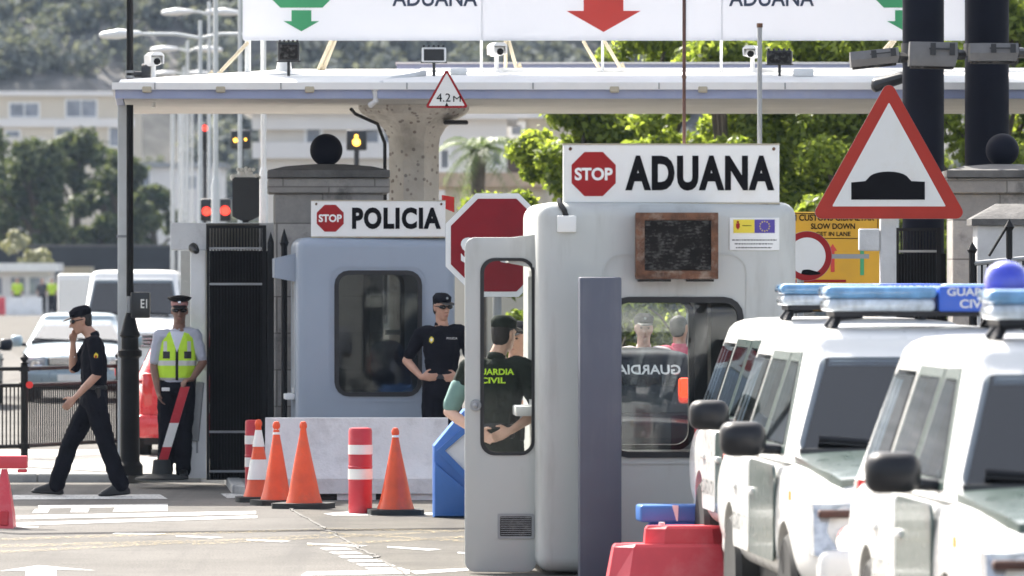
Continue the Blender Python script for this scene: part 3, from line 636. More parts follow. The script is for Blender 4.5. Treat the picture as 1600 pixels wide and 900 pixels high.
# overhead customs sign standing on the canopy roof
DS = 63.0; sg = thing('overhead_sign', 'wide white overhead customs sign with green and red lane arrows', 'sign', (0, DS, 0))
def SX(x): return px(x, DS)
def SZ(y): return pz(y, DS)
MB().prism([(SX(380), SZ(62)), (SX(1508), SZ(62)), (SX(1508), SZ(-190)), (SX(380), SZ(-190))], 0, .1).build('board', M['sheet_white'], sg, 0)
b = MB()
for x in (380, 753, 1072, 1128, 1508): b.box(SX(x)-.006, SX(x)+.006, -.006, -.001, SZ(61), SZ(-188))
b.box(SX(381), SX(1507), -.012, -.002, SZ(63.5), SZ(60.5)); b.build('panel_trim', M['sheet_white'], sg)
def arrow(cx, w, sw, top, sh, tip, m):
    MB().prism([(SX(cx-sw), SZ(top)), (SX(cx-sw), SZ(sh)), (SX(cx-w), SZ(sh)), (SX(cx), SZ(tip)), (SX(cx+w), SZ(sh)), (SX(cx+sw), SZ(sh)), (SX(cx+sw), SZ(top))], -.006, -.002).build('arrow', M[m], sg, 0)
for cx in (471, 1414):
    arrow(cx, 28, 15.5, 16, 33, 49, 'green_sign')
    MB().prism([(SX(cx-33), SZ(12)), (SX(cx+33), SZ(12)), (SX(cx+80), SZ(-35)), (SX(cx+80), SZ(-100)), (SX(cx+33), SZ(-147)), (SX(cx-33), SZ(-147)), (SX(cx-80), SZ(-100)), (SX(cx-80), SZ(-35))], -.006, -.002).build('lane_emblem', M['green_sign'], sg, 0)
arrow(943, 58, 31, -120, 17, 50, 'red_arrow')
for c in (680, 1206): text('ADUANA', SX(c-67), SX(c+66), SZ(10), SZ(-16), -.003, M['navy_ink'], sg, bold=.018)
for x in (386, 408, 752, 942, 1128): MB().cyl((SX(x), .2, SZ(120)), (SX(x), .2, SZ(58)), .014 if x != 386 else .03).build('post', M['flag_pole'], sg)
for (xa, ya, xb, yb) in ((386, 66, 332, 118), (524, 60, 500, 112), (518, 60, 492, 112), (794, 60, 808, 108), (790, 60, 790, 106), (912, 64, 940, 108), (944, 62, 974, 108), (1396, 62, 1350, 118), (1400, 62, 1366, 116)):
    MB().cyl((SX(xa), .15, SZ(ya)), (SX(xb), .6, SZ(yb)), .018).build('stay', M['tan'], sg)
for x, y in ((322, 112), (497, 104), (808, 100), (970, 100), (1356, 110)):
    MB().prism([(SX(x-11), SZ(y+9)), (SX(x+11), SZ(y+9)), (SX(x+5), SZ(y-6))], .55, .6).build('stay_gusset', M['tan'], sg)

# equipment on the canopy roof
def cctv(x, y0, y1, label, d=63.2, yaw=0, base=True):
    s = d/10000; h = (y1-y0)*s; t = thing('security_camera', label, 'camera', (px(x, d), d, pz(y1, d)), yaw, 'cameras on the canopy')
    b = MB(); b.cyl((0, 0, -.25), (0, 0, h*.62), .02, .022, 12); b.cyl((0, 0, -.02), (0, 0, .03), .07, .04, 14); b.build('bracket', M['white'], t)
    b = MB(); b.box(-.052, .052, -.15, .16, h*.55, h*.86, .03, 3); b.build('housing', M['white'], t)
    b = MB(); b.prism([(-.065, h*.6), (-.068, h*.9), (-.035, h*1.0), (.035, h*1.0), (.068, h*.9), (.065, h*.6), (.058, h*.6), (.058, h*.88), (-.058, h*.88), (-.058, h*.6)], -.2, .15); b.build('sun_shield', M['white'], t)
    b = MB(); b.cyl((0.005, -.156, h*.68), (0.005, -.14, h*.68), .034, n=16); b.build('lens', M['lens_black'], t); return t
cctv(240, 82, 128, 'white security camera on the far left end of the canopy, beside the black lamp post', yaw=.25)
cctv(776, 67, 112, 'white security camera on the canopy below the red arrow sign', yaw=.2)
cctv(1176, 72, 112, 'white security camera beside the grey rod, near the right floodlight', yaw=-.2)
def flood(x, y0, y1, w, label, d=62.6, m='dark_plastic', stem=.1):
    s = d/10000; h = (y1-y0)*s; ww = w*s; t = thing('floodlight', label, 'floodlight', (px(x, d), d, pz(y1, d)), random.uniform(-.1, .1), 'floodlights on the canopy')
    b = MB(); b.cyl((0, 0, -stem), (0, 0, h*.3), .015); b.box(-ww/2-.01, ww/2+.01, -.02, .02, h*.18, h*.24); b.build('bracket', M['dark_plastic'], t)
    b = MB(); b.box(-ww/2, ww/2, -.05, .07, h*.22, h, .015, 2); b.build('housing', M[m], t)
    b = MB(); b.box(-ww/2+.02, ww/2-.02, -.056, -.045, h*.3, h*.9, .004, 1); b.build('lens', M['grille'] if m == 'dark_plastic' else M['dark_plastic'], t)
    b = MB()
    for k in range(5): b.box(-ww/2+.01+k*ww/5, -ww/2+.03+k*ww/5, -.06, .08, h, h+.02)
    b.build('heat_fin', M['dark_plastic'], t); return t
flood(451, 66, 104, 34, 'dark floodlight on a short mast at the left of the canopy roof', stem=.12)
flood(678, 74, 104, 38, 'pale cased floodlight above the small height limit triangle', m='white')
flood(1218, 79, 107, 40, 'black floodlight right of the grey rod on the canopy roof')
o = MB().cyl((-.0, 0, 0), (.16, 0, .0), .04, n=16).build('conduit_tube', M['white'], None); tag(o, 'short white tube lying beside the pale floodlight', 'tube').location = (px(704, 62.8), 62.8, pz(112, 62.8))
o = MB().tube([(0, 0, 0), (.12, .05, .03), (.32, .2, .08), (.4, .5, .11)], .045, 10).build('conduit_tube', M['white'], None); tag(o, 'bent white tube at the left end of the canopy roof', 'tube').location = (px(276, 63), 63, pz(113, 63)-.1); o.rotation_euler = (0, .5, 0)
o = MB().tube([(px(x, 62.1)-px(585, 62.1), y, pz(yy, 62.1)-pz(160, 62.1)) for x, y, yy in ((662, .5, 112), (640, .35, 117), (615, .2, 122), (596, -.08, 131), (585, -.1, 142), (588, -.1, 158), (578, -.06, 165))], .03, 10).build('cable_conduit', M['concrete'], None)
tag(o, 'thick pale cable conduit bent over the canopy edge above the column', 'cable').location = (px(585, 62.1), 62.1, pz(160, 62.1))
o = MB().box(-.1, .1, -.1, .1, 0, .08, .02, 2).build('junction_box', M['white'], None); tag(o, 'small white box on the canopy roof right of the black floodlight', 'box').location = (px(1255, 62.6), 62.6, pz(120, 62.6))
o = MB().lathe([(.0, 0), (.24, 0), (.24, .03), (.08, .06), (.06, .2), (.0, .22)], 20).build('roof_vent', M['white'], None); tag(o, 'low round white vent at the foot of the left floodlight', 'vent').location = (px(444, 63), 63, pz(121, 63))

# height limit triangle
def tri_sign(t, cx, zt, zb, hw, r, border, m_edge='red_tri', y=0):
    def tri(k): return rtri(cx, zt-k*1.95, cx+hw-k*1.75, zb+k, cx-hw+k*1.75, zb+k, max(.006, r-k*.7))
    MB().prism(rtri(cx, zt, cx+hw, zb, cx-hw, zb, r), y, y+.012).build('back_plate', M['steel'], t)
    MB().prism(rtri(cx, zt-.002, cx+hw-.002, zb+.002, cx-hw+.002, zb+.002, r), y-.004, y-.001).build('red_border', M[m_edge], t)
    MB().prism(tri(border), y-.008, y-.0045).build('face', M['sign_white'], t)
d = 61.4; s = d/10000
t = thing('height_limit_sign', 'small red edged triangle marked 4.2 M in front of the column', 'sign', (px(698, d), d, 0))
tri_sign(t, 0, pz(107, d), pz(169, d), 34.5*s, .02, .022, 'red'); text('4.2', -16*s, 6*s, pz(159, d), pz(146, d), -.009, M['ink'], t, bold=.0); text('M', 10*s, 22*s, pz(159, d), pz(150, d), -.009, M['ink'], t)
MB().prism([(-3*s, pz(166, d)), (3*s, pz(166, d)), (0, pz(160, d))], -.0095, -.0085).build('pointer', M['ink'], t)
MB().box(-.03, .03, .014, .5, pz(150, d)-.06, pz(150, d)).build('bracket', M['steel'], t)

# two dark columns with floodlights
for x, w_, lb, d in ((1442.5, 65, 'thick blue black steel column, nearer the hump triangle', 60.5), (1542, 69, 'thick blue black steel column above the right stone ball', 61.5)):
    t = thing('steel_column', lb, 'column', (px(x, d), d, 0), 0, 'dark columns'); r = w_/2*d/10000
    MB().cyl((0, 0, .0), (0, 0, 9.5), r, n=40, caps=True).build('shaft', M['column_black'], t)
    b = MB(); b.cyl((0, 0, 0), (0, 0, .3), r+.08, r+.08, 32); b.build('base_collar', M['column_black'], t)
    b = MB(); b.cyl((0, 0, pz(88, d)), (0, 0, pz(68, d)), r+.012, r+.012, 40); b.build('clamp_band', M['dark_plastic'], t)
M['lamp_body'] = mat('dusty lamp body', (.16, .155, .15), .5, var=.15, dirt=(.05, .05, .05), dirt_amt=.4)
for x0, x1, y0, y1, tilt, lb in ((1328, 1404, 78, 102, .1, 'long grey floodlight pointing left of the first dark column'), (1420, 1495, 66, 104, -.02, 'grey floodlight clamped across the first dark column'), (1514, 1590, 68, 96, 0, 'grey floodlight clamped across the second dark column')):
    d = 59.6; s = d/10000; t = thing('floodlight', lb, 'floodlight', (px((x0+x1)/2, d), d, pz((y0+y1)/2, d)), 0, 'floodlights on the dark columns'); hw, hh = (x1-x0)/2*s, (y1-y0)/2*s
    Mr = Matrix.Rotation(-tilt, 4, 'Y')
    b = MB(); b.loft([[(-hw, -.14, -hh), (hw*.9, -.14, -hh), (hw*.9, .14, -hh), (-hw, .14, -hh)], [(-hw, -.15, -hh*.1), (hw, -.15, -hh*.1), (hw, .15, -hh*.1), (-hw, .15, -hh*.1)], [(-hw*.98, -.1, hh), (hw, -.1, hh), (hw, .1, hh), (-hw*.98, .1, hh)]], M=Mr); b.build('housing', M['lamp_body'], t)
    b = MB(); b.box(-hw*.92, hw*.85, -.12, .12, -hh-.02, -hh-.002, M=Mr); b.build('lens', M['grille'], t)
    b = MB()
    for q in (-.15, .65): b.box(hw*q, hw*q+.05, -.16, -.14, -hh*.1, hh*.9, M=Mr)
    b.bm.free() if False else None; b.box(-hw*.2, hw*.75, -.155, -.145, hh*.35, hh*.5, M=Mr); b.build('clip', M['dark_plastic'], t); b = MB(); b.cyl((hw*.9, 0, 0), (hw*1.25, .1, .0), .05, n=10); b.box(hw*.88, hw*1.05, -.06, .06, -.05, .05); b.build('arm', M['dark_plastic'], t)
o = MB().hull([((-.1, 0, 0), (.05, .08, .07)), ((.14, 0, .07), (.06, .09, .06))]).build('loudspeaker', M['dark_plastic'], None, 25); tag(o, 'small black horn behind the tip of the hump triangle', 'loudspeaker').location = (px(1385, 61), 61, pz(133, 61))

# ================================================================ gateway
def pillar(label, x0, x1, ytop, d, ball_x, ball_r, group='stone gate pillars', depth=1.2, z0=.08):
    s = d/10000; cx = px((x0+x1)/2, d); hw = (x1-x0)/2*s; t = thing('gate_pillar', label, 'pillar', (cx, d, z0), .045 if cx < 0 else -.02, group)
    z = lambda y: pz(y, d)-z0
    MB().box(-hw+.06, hw-.06, .06, depth, 0, z(302), .012, 1).build('shaft', M['stone'], t)
    b = MB(); b.box(-hw, hw, 0, depth+.06, z(302)+.001, z(278), .012, 1); b.build('frieze', M['stone'], t)
    b = MB(); b.loft([[(-hw-.0, -.05, z(277)), (hw, -.05, z(277)), (hw, depth+.1, z(277)), (-hw, depth+.1, z(277))], [(-hw, -.05, z(266)), (hw, -.05, z(266)), (hw, depth+.1, z(266)), (-hw, depth+.1, z(266))], [(-hw*.72, .12, z(259.5)), (hw*.72, .12, z(259.5)), (hw*.72, depth-.1, z(259.5)), (-hw*.72, depth-.1, z(259.5))], [(-hw*.25, .3, z(255.5)), (hw*.25, .3, z(255.5)), (hw*.25, depth-.3, z(255.5)), (-hw*.25, depth-.3, z(255.5))]]); b.build('cap', M['cap_stone'], t)
    b = MB(); bx = px(ball_x, d)-cx; b.ball((bx, .5, z(233)), ball_r*s*1.01, 4); b.cyl((bx, .5, z(262)), (bx, .5, z(254)), .1, .07, 20); b.build('finial_ball', M['column_black'], t, 60)
    return t
pillar('tall stone gate pillar with black ball, behind the police booth', 419, 609, 255, 62.9, 511, 25.5)
pillar('tall stone gate pillar with black ball, right of the hump triangle', 1479, 1668, 255, 58.5, 1571, 26)
t = thing('gate_lintel', 'pale concrete lintel across the top of the black gate', 'lintel', (px(350, 63.6), 63.6, 0)); s = 63.6/10000
MB().box(px(266, 63.6)-t.location.x, px(430, 63.6)-t.location.x, 0, .5, pz(391, 63.6), pz(348, 63.6), .008, 1).build('beam', M['concrete'], t)
MB().box(px(322, 63.6)-t.location.x, px(405, 63.6)-t.location.x, -.012, .0, pz(390, 63.6), pz(349, 63.6)).build('dark_panel', mat('lintel dark board', (.12, .11, .09), .9, var=.3), t)  # dark flat panel on the front of the lintel
t = thing('gate_post', 'white gate post with a wide foot at the left of the black gate', 'post', (px(310, 63.4), 63.4, .08))
k = 63.4/10000; b = MB(); b.box(-13*k, 12*k, 0, .25, 0, pz(391, 63.4)-.08, .008, 1); b.loft([[(-24*k, -.06, 0), (12.5*k, -.06, 0), (12.5*k, .3, 0), (-24*k, .3, 0)], [(-17*k, -.06, .92), (12.5*k, -.06, .92), (12.5*k, .3, .92), (-17*k, .3, .92)], [(-13*k, .0, 1.06), (12.5*k, .0, 1.06), (12.5*k, .26, 1.06), (-13*k, .26, 1.06)]]); b.build('shaft', M['white'], t)
MB().box(-3*k, 0, -.066, -.055, .25, .95).build('slot', M['steel'], t)
MB().box(-20*k, -7*k, .0, .2, pz(690, 63.4)-.08, pz(600, 63.4)-.08+.02, .01, 1, Matrix.Rotation(.09, 4, 'Y') @ Matrix.Translation((.02, -.09, 0))).build('notice_panel', M['steel'], t)
t = thing('inner_post', 'white square post behind the hi-vis officer, under the lintel', 'post', (px(301, 65), 65, .08)); MB().box(-.12, .1, 0, .15, 0, pz(392, 65)-.08).build('shaft', M['flag_pole'], t); MB().box(-.15, .13, -.03, .18, 0, .1).build('foot', M['concrete'], t)
def gate(label, x0, x1, yt, yb, d, z0, solid=True):
    s = d/10000; cx = px((x0+x1)/2, d); hw = (x1-x0)/2*s; t = thing('iron_gate', label, 'gate', (cx, d, z0), 0, 'black iron gates'); zt, zb = pz(yt, d)-z0, pz(yb, d)-z0
    n = int(hw*2/.032); b = MB()
    for i in range(n+1): x = -hw+.02+(2*hw-.04)*i/n; b.cyl((x, 0, zb), (x, 0, zt), .0075, n=6)
    b.build('bars', M['gate_black'], t)
    b = MB(); b.box(-hw, -hw+.025, -.015, .015, zb, zt); b.box(hw-.04, hw, -.02, .02, zb, zt); b.box(-hw+.025, hw-.04, -.012, .012, zt-.03, zt); b.build('frame', M['gate_black'], t)
    H_ = zt-zb
    for f in (.03, .185, .765, .905): MB().box(-hw+.026, hw-.041, -.022, .012, zb+f*H_, zb+f*H_+.022).build('rail', M['steel'], t)
    if solid: MB().box(-hw+.026, hw+.05, .03, .036, zb, zb+H_*.9).build('backing_sheet', M['sheet_dark'], t)
    for f in (.32, .62): MB().box(hw+.002, hw+.1, -.02, .02, zb+f*H_, zb+f*H_+.07).build('hinge', M['gate_black'], t)
    return t
gate('tall black barred gate between white post and stone pillar', 323, 416, 352, 750, 63.35, .08)
gate('black barred gate leaf between the hump sign post and right pillar', 1400, 1470, 356, 760, 60.2, 0)
t = thing('gate_stile', 'black iron upright beside the stone pillar', 'post', (px(423, 62.7), 62.7, .08)); MB().box(-.03, .03, -.03, .03, 0, pz(390, 62.7), .005, 1).build('shaft', M['gate_black'], t); MB().cyl((.0, 0, pz(390, 62.7)), (.0, 0, pz(375, 62.7)), .03, .001, 8).build('spike', M['gate_black'], t)
t = thing('spiked_upright', 'black spiked railing upright at the left side of the police booth', 'post', (px(444, 61.9), 61.9, .08)); MB().cyl((0, 0, 0), (0, 0, pz(385, 61.9)-.08), .03, n=8).build('shaft', M['gate_black'], t); MB().lathe([(.03, 0), (.045, .04), (.02, .12), (.001, .18)], 8, Matrix.Translation((0, 0, pz(385, 61.9)-.085))).build('spike', M['gate_black'], t)
# crowned plaque above the lintel
t = thing('crowned_plaque', 'dark shield shaped plaque with a pale crown above the gate', 'plaque', (px(384, 64.4), 64.4, pz(347, 64.4))); s = 64.4/10000
b = MB(); b.prism([(-21*s, 9*s), (-12*s, 4*s), (0, 0), (12*s, 4*s), (21*s, 9*s), (21*s, 70*s), (-21*s, 70*s)], 0, .06); b.build('shield', M['dark_plastic'], t)
b = MB(); b.box(-.03, .03, .0, .05, -.12, .02); b.build('support', M['dark_plastic'], t)
b = MB(); rn = random.Random(5)
for k in range(11):
    a = -1+k/5; b.ball((a*20*s, .03, (73+5*math.cos(a*4)+3*(k % 2))*s), .022+.012*(k % 3 == 0), 2)
for k in range(5): b.ball(((k-2)*6*s, .03, (82+2*(k == 2))*s), .02, 2)
b.box(-18*s, 18*s, .01, .05, 70*s, 75*s); b.build('crown', M['cone_white'], t)
o = MB().hull([((0, 0, 0), .05), ((.03, -.06, -.03), .035)]).build('dome_camera', M['dark_plastic'], None); tag(o, 'little black dome camera under the lintel corner', 'camera').location = (px(302, 63.3), 63.3, pz(387, 63.3))

# railing on the left pavement
def bar_rail(mb, p, q, n, z0, z1, r=.009):
    for i in range(n):
        u = p.lerp(q, (i+.5)/n); mb.cyl((u.x, u.y, z0), (u.x, u.y, z1), r, n=6, caps=False)
rl = thing('pavement_railing', 'black iron railing with ball topped posts behind the walking officer', 'railing', (px(38, 70), 70, .08))
o0 = Vector(rl.location); PT = [Vector((px(x, d), d, 0))-Vector((o0.x, o0.y, 0)) for x, d in ((-75, 69.4), (38, 70), (186, 72.2), (206, 73.2))]
zt, zm, zb = pz(576, 70)-.08, pz(602, 70)-.08, pz(697, 70)-.08
for i, p in enumerate(PT):
    b = MB(); b.cyl((p.x, p.y, 0), (p.x, p.y, zt+.04), .04, n=12); b.cyl((p.x, p.y, zt-.03), (p.x, p.y, zt+.02), .062, n=12); b.cyl((p.x, p.y, zm-.02), (p.x, p.y, zm+.03), .06, n=12); b.cyl((p.x, p.y, zb-.03), (p.x, p.y, zb+.03), .062, n=12)
    b.lathe([(.03, 0), (.05, .02), (.02, .035), (.045, .065), (.045, .085), (.02, .11), (.001, .13)], 12, Matrix.Translation((p.x, p.y, zt+.04))); b.build('post', M['gate_black'], rl)
for p, q in zip(PT, PT[1:]):
    for z in (zt, zm, zb): MB().cyl((p.x, p.y, z), (q.x, q.y, z), .022, n=8).build('rail', M['gate_black'], rl)
    b = MB(); bar_rail(b, p, q, max(3, int((q-p).length/.052)), zb, zm); b.build('bars', M['gate_black'], rl)
o = MB().cyl((0, -.02, 0), (0, .02, 0), .04, n=16).build('reflector', M['lamp_red'], None); tag(o, 'round red reflector on the railing post left of the walking officer', 'reflector').location = (px(46, 69.9), 69.93, pz(601, 70))

# lamp post with junction box
d = 64.25; t = thing('lamp_post', 'slim black lamp post with a stout fluted foot at the left', 'lamp post', (px(203, d), d, .08))
k = d/10000; b = MB(); b.cyl((0, 0, 1.4), (0, 0, 6.5), .036, .033, 16); b.build('shaft', M['black'], t)
zz = lambda y: pz(y, d)-.08
b = MB(); b.lathe([(.13, 0), (.13, .1), (.1, .14), (.092, zz(560)), (.12, zz(556)), (.12, zz(548)), (.088, zz(545)), (.085, zz(528)), (.105, zz(524)), (.085, zz(516)), (.06, zz(500)), (.04, zz(490))], 12); b.build('foot', M['black'], t)
b = MB()
for y in (112, 120): b.cyl((0, 0, zz(y)-.012), (0, 0, zz(y)+.012), .05, n=14)
b.build('clamp', M['steel'], t)
b = MB(); b.cyl((0, 0, zz(116)), (.12, 0, zz(116)), .03); b.lathe([(.0, -.04), (.09, -.04), (.1, 0), (.09, .05), (0, .06)], 20, Matrix.Translation((.16, 0, zz(114))) @ Matrix.Rotation(R(90), 4, 'Y')); b.build('side_lamp', M['dark_plastic'], t)
t = thing('junction_box', 'black box marked E1 strapped to the lamp post', 'box', (px(219, 64.2), 64.2, pz(497, 64.2)))
b = MB(); b.box(-.09, .1, -.08, .08, 0, .26, .015, 2); b.build('case', M['dark_plastic'], t); b = MB(); b.box(-.14, -.09, -.03, .05, .05, .22, .01, 1); b.build('bracket', M['steel'], t); text('E1', .01, .075, .1, .19, -.082, M['sign_white'], t, name='white_marking', bold=.02)

# flagpoles and double-arm street lights along the road beyond
def pole(x, d, ytop, r, label, sleeve=None):
    t = thing('flagpole', label, 'pole', (px(x, d), d, 0), 0, 'white poles beyond the gate'); MB().cyl((0, 0, 0), (0, 0, pz(ytop, d)), r, r*.85, 12).build('shaft', M['flag_pole'], t)
    if sleeve: MB().lathe([(r*1.5, 0), (r*1.5, pz(sleeve+12, d)), (r, pz(sleeve, d))], 12).build('sleeve', M['flag_pole'], t)
    return t
pole(337, 95, -80, .042, 'thickest white pole, just left of the red signal lights', 278); pole(375, 100, -60, .035, 'white pole standing behind the crowned plaque'); pole(412, 72, 60, .033, 'white pole rising beside the stone pillar', 262)
pole(270, 170, 178, .06, 'leftmost rusty white pole under the canopy'); pole(281, 180, 170, .06, 'thin white pole second from the left under the canopy')
def street_light(x, d, y, xa, xb, label, r=.05):
    t = thing('street_light', label, 'street light', (px(x, d), d, 0), 0, 'double arm street lights'); cx = px(x, d); z = pz(y, d)
    MB().cyl((0, 0, 0), (0, 0, z+.25), r, r*.7, 12).build('pole', M['flag_pole'], t)
    for q in (xa, xb):
        e = px(q, d)-cx; sgn = 1 if e > 0 else -1
        b = MB(); b.tube([(0, 0, z-.05), (e*.3, 0, z+.02), (e*.7, 0, z+.02), (e-sgn*.3, 0, z+.03)], .028, 8); b.build('arm', M['flag_pole'], t)
        b = MB(); b.hull([((e-sgn*.35, 0, z+.03), (.05, .05, .045)), ((e, 0, z+.02), (.1, .13, .09)), ((e+sgn*.25, 0, z), (.08, .1, .06))]); b.build('lamp_head', M['white'], t)
street_light(327, 140, 20, 275, 350, 'double arm street light with the highest white heads'); street_light(313, 108, 55, 185, 420, 'street light with the longest arm reaching past the black lamp post', .045)
street_light(293, 165, 78, 254, 328, 'white street light with heads level with the left security camera'); street_light(287, 215, 115, 256, 312, 'small far street light with its heads just above the canopy roof', .06)
street_light(300, 260, 128, 276, 322, 'farthest and smallest double arm street light', .06)

# traffic signals beyond
M['lit_red'] = lamp_mat('lit red', (1, .05, .03), 1.1); M['lit_amber'] = lamp_mat('lit amber', (1, .5, .06), 2.6)
def signal(x, y, d, w, h, lamps, label, name='traffic_signal', group='traffic signals', fixed=None):
    s = d/10000; t = thing(name, label, 'traffic signal', (px(x, d), d, pz(y+h/2, d)), 0, group)
    MB().box(-w/2*s, w/2*s, 0, .2, 0, h*s, .03, 2).build('housing', M['dark_plastic'], t)
    for lx, ly, r, mm in lamps:
        p = (lx*s, h/2*s-ly*s); b = MB(); b.cyl((p[0], -.04, p[1]), (p[0], .02, p[1]), r*s, n=20); b.build('lamp', M[mm], t)
        b = MB(); b.prism([(p[0]+r*s*1.15*math.cos(R(a)), p[1]+r*s*1.15*math.sin(R(a))) for a in range(0, 181, 20)]+[(p[0]+r*s*math.cos(R(a)), p[1]+r*s*math.sin(R(a))) for a in range(180, -1, -20)], -.18, 0); b.build('visor', M['dark_plastic'], t)
    MB().cyl((0, .1, -pz(y+h/2, d)), (0, .1, .05), .05, n=10).build('post', M['dark_plastic'], t); return t
signal(337, 328, 102, 48, 36, [(-14, 2, 7, 'lit_red'), (15, 1, 7.5, 'lit_red')], 'wide black signal showing two red lights above the lintel')
signal(376, 218, 125, 32, 30, [(-8, 1, 3, 'lit_amber'), (8, 0, 1.8, 'lit_amber')], 'dark signal box with two amber specks beyond the flagpole')
signal(557, 219, 118, 32, 32, [(0, 3, 6, 'lit_amber'), (0, -6, 2.6, 'lit_amber')], 'dark signal box with a glowing amber light right of the stone ball')
signal(320, 214, 150, 9, 44, [(0, -14, 4.5, 'lit_red'), (0, 0, 4, 'dark_plastic'), (0, 14, 4, 'dark_plastic')], 'narrow upright signal with a red light behind the poles')

# ================================================================ right hand signs and walls
d = 54; s = d/10000; t = thing('hump_warning_sign', 'large red edged triangle warning of a road hump', 'sign', (px(1390, d), d, 0))
tri_sign(t, -1*s, pz(122, d), pz(342, d), 123*s, .055, .105)
hb = [(-60*s, pz(312, d)), (55*s, pz(312, d)), (55*s, pz(284, d)), (34*s, pz(283, d))]+[((-2+33*math.cos(R(a)))*s, pz(284-16*math.sin(R(a))**.8 if math.sin(R(a)) > 0 else 284, d)) for a in range(15, 166, 15)]+[(-38*s, pz(283, d)), (-60*s, pz(285, d))]
MB().prism(hb, -.011, -.0085).build('hump_symbol', M['ink'], t)
MB().box(-14*s, 11*s, .03, .18, 0, pz(336, d), .01, 1).build('post', M['white_stone'], t)
MB().box(-47*s, -15*s, .03, .2, pz(392, d), pz(357, d), .01, 1).build('control_box', M['white_stone'], t)
MB().box(-.04, .04, .013, .03, pz(330, d), pz(200, d)).build('bracket', M['steel'], t)
d = 57.5; s = d/10000; t = thing('customs_notice_board', 'yellow customs board telling drivers to slow down, behind the booth', 'sign', (px(1311, d), d, 0))
BX = lambda x: px(x, d)-t.location.x
MB().box(BX(1210), BX(1374), 0, .04, pz(470, d), pz(331, d), .005, 1).build('board', M['yellow_board'], t)
b = MB(); b.ring(rrect(BX(1213), BX(1372), pz(373, d), pz(333, d), .01, 1), rrect(BX(1214), BX(1371), pz(372, d), pz(334, d), .01, 1), -.004, -.001); b.build('border_line', M['ink'], t)
text('HM CUSTOMS GIBRALTAR', BX(1228), BX(1366), pz(345, d), pz(335, d), -.002, M['ink'], t, bold=.02); text('SLOW DOWN', BX(1267), BX(1336), pz(358, d), pz(349, d), -.002, M['ink'], t, bold=.02); text('GET IN LANE', BX(1275), BX(1329), pz(369, d), pz(362, d), -.002, M['ink'], t, bold=.015)
MB().prism([(BX(1298), pz(425, d)), (BX(1298), pz(392, d)), (BX(1294), pz(392, d)), (BX(1301), pz(381, d)), (BX(1308), pz(392, d)), (BX(1304), pz(392, d)), (BX(1304), pz(425, d))], -.005, -.001).build('red_arrow', M['red_arrow'], t)
MB().box(BX(1344), BX(1350), -.005, -.001, pz(430, d), pz(390, d)).build('green_bar', M['green_sign'], t); MB().box(BX(1225), BX(1322), -.006, -.001, pz(441, d), pz(437, d)).build('red_line', M['red'], t)
for x in (1225, 1360): MB().box(BX(x)-.03, BX(x)+.03, .045, .1, 0, pz(340, d)).build('post', M['steel'], t)
d = 53.5; s = d/10000; t = thing('round_sign', 'round red ringed sign on a grey arm behind the customs booth', 'sign', (px(1261, d), d, 0)); c = pz(400, d)
MB().prism(ngon(0, c, 39*s, 40), 0, .012).build('back_plate', M['steel'], t); MB().ring(ngon(0, c, 38.5*s, 40), ngon(0, c, 29*s, 40), -.005, -.001).build('red_ring', M['red'], t); MB().prism(ngon(0, c, 29*s, 40), -.004, -.001).build('face', M['sign_white'], t)
MB().box(38*s, 97*s, .0, .04, c-4*s, c+3*s).build('arm', M['steel'], t); MB().hull([((6*s, -.006, c-27*s), (16*s, .002, 3*s)), ((0, -.006, c-23*s), (8*s, .002, 2*s))]).build('smudge_mark', M['ink'], t)
MB().cyl((-10*s, .06, 0), (-10*s, .06, c+.1), .03).build('post', M['steel'], t)
d = 56.0; s = d/10000; t = thing('low_stone_pier', 'short white stone pier with a mossy pyramid cap at the right', 'pier', (px(1580, d), d, 0)); X = lambda x: px(x, d)-t.location.x
MB().box(X(1527), X(1633), 0, .55, 0, pz(352, d), .008, 1).build('shaft', M['white_stone'], t)
b = MB(); b.loft([[(X(1518), -.05, pz(352, d)), (X(1642), -.05, pz(352, d)), (X(1642), .6, pz(352, d)), (X(1518), .6, pz(352, d))], [(X(1518), -.05, pz(342, d)), (X(1642), -.05, pz(342, d)), (X(1642), .6, pz(342, d)), (X(1518), .6, pz(342, d))], [(X(1560), .2, pz(318, d)), (X(1600), .2, pz(318, d)), (X(1600), .35, pz(318, d)), (X(1560), .35, pz(318, d))]]); b.build('cap', M['cap_stone'], t)
d = 55.2; s = d/10000; t = thing('spiked_railing', 'short black spiked railing in front of the low stone pier', 'railing', (px(1550, d), d, 0)); X = lambda x: px(x, d)-t.location.x
for x, y in ((1519, 382), (1577, 346), (1640, 384)):
    b = MB(); b.cyl((X(x), 0, 0), (X(x), 0, pz(y+14, d)), .028, n=8); b.lathe([(.028, 0), (.045, .03), (.02, .07), (.001, .1)], 8, Matrix.Translation((X(x), 0, pz(y+14, d)))); b.build('post', M['gate_black'], t)
MB().cyl((X(1519), 0, pz(412, d)), (X(1640), 0, pz(400, d)), .022, n=8).build('rail', M['steel'], t); MB().cyl((X(1519), 0, .3), (X(1640), 0, .3), .022, n=8).build('rail', M['gate_black'], t)
b = MB()
for k in range(13): x = 1525+k*9.2; b.cyl((X(x), 0, .3), (X(x), 0, pz(411-k*.9, d)), .01, n=6)
b.build('bars', M['gate_black'], t); MB().cyl((X(1545), -.02, pz(400, d)), (X(1574), -.02, pz(352, d)), .012, n=6).build('brace', M['gate_black'], t)
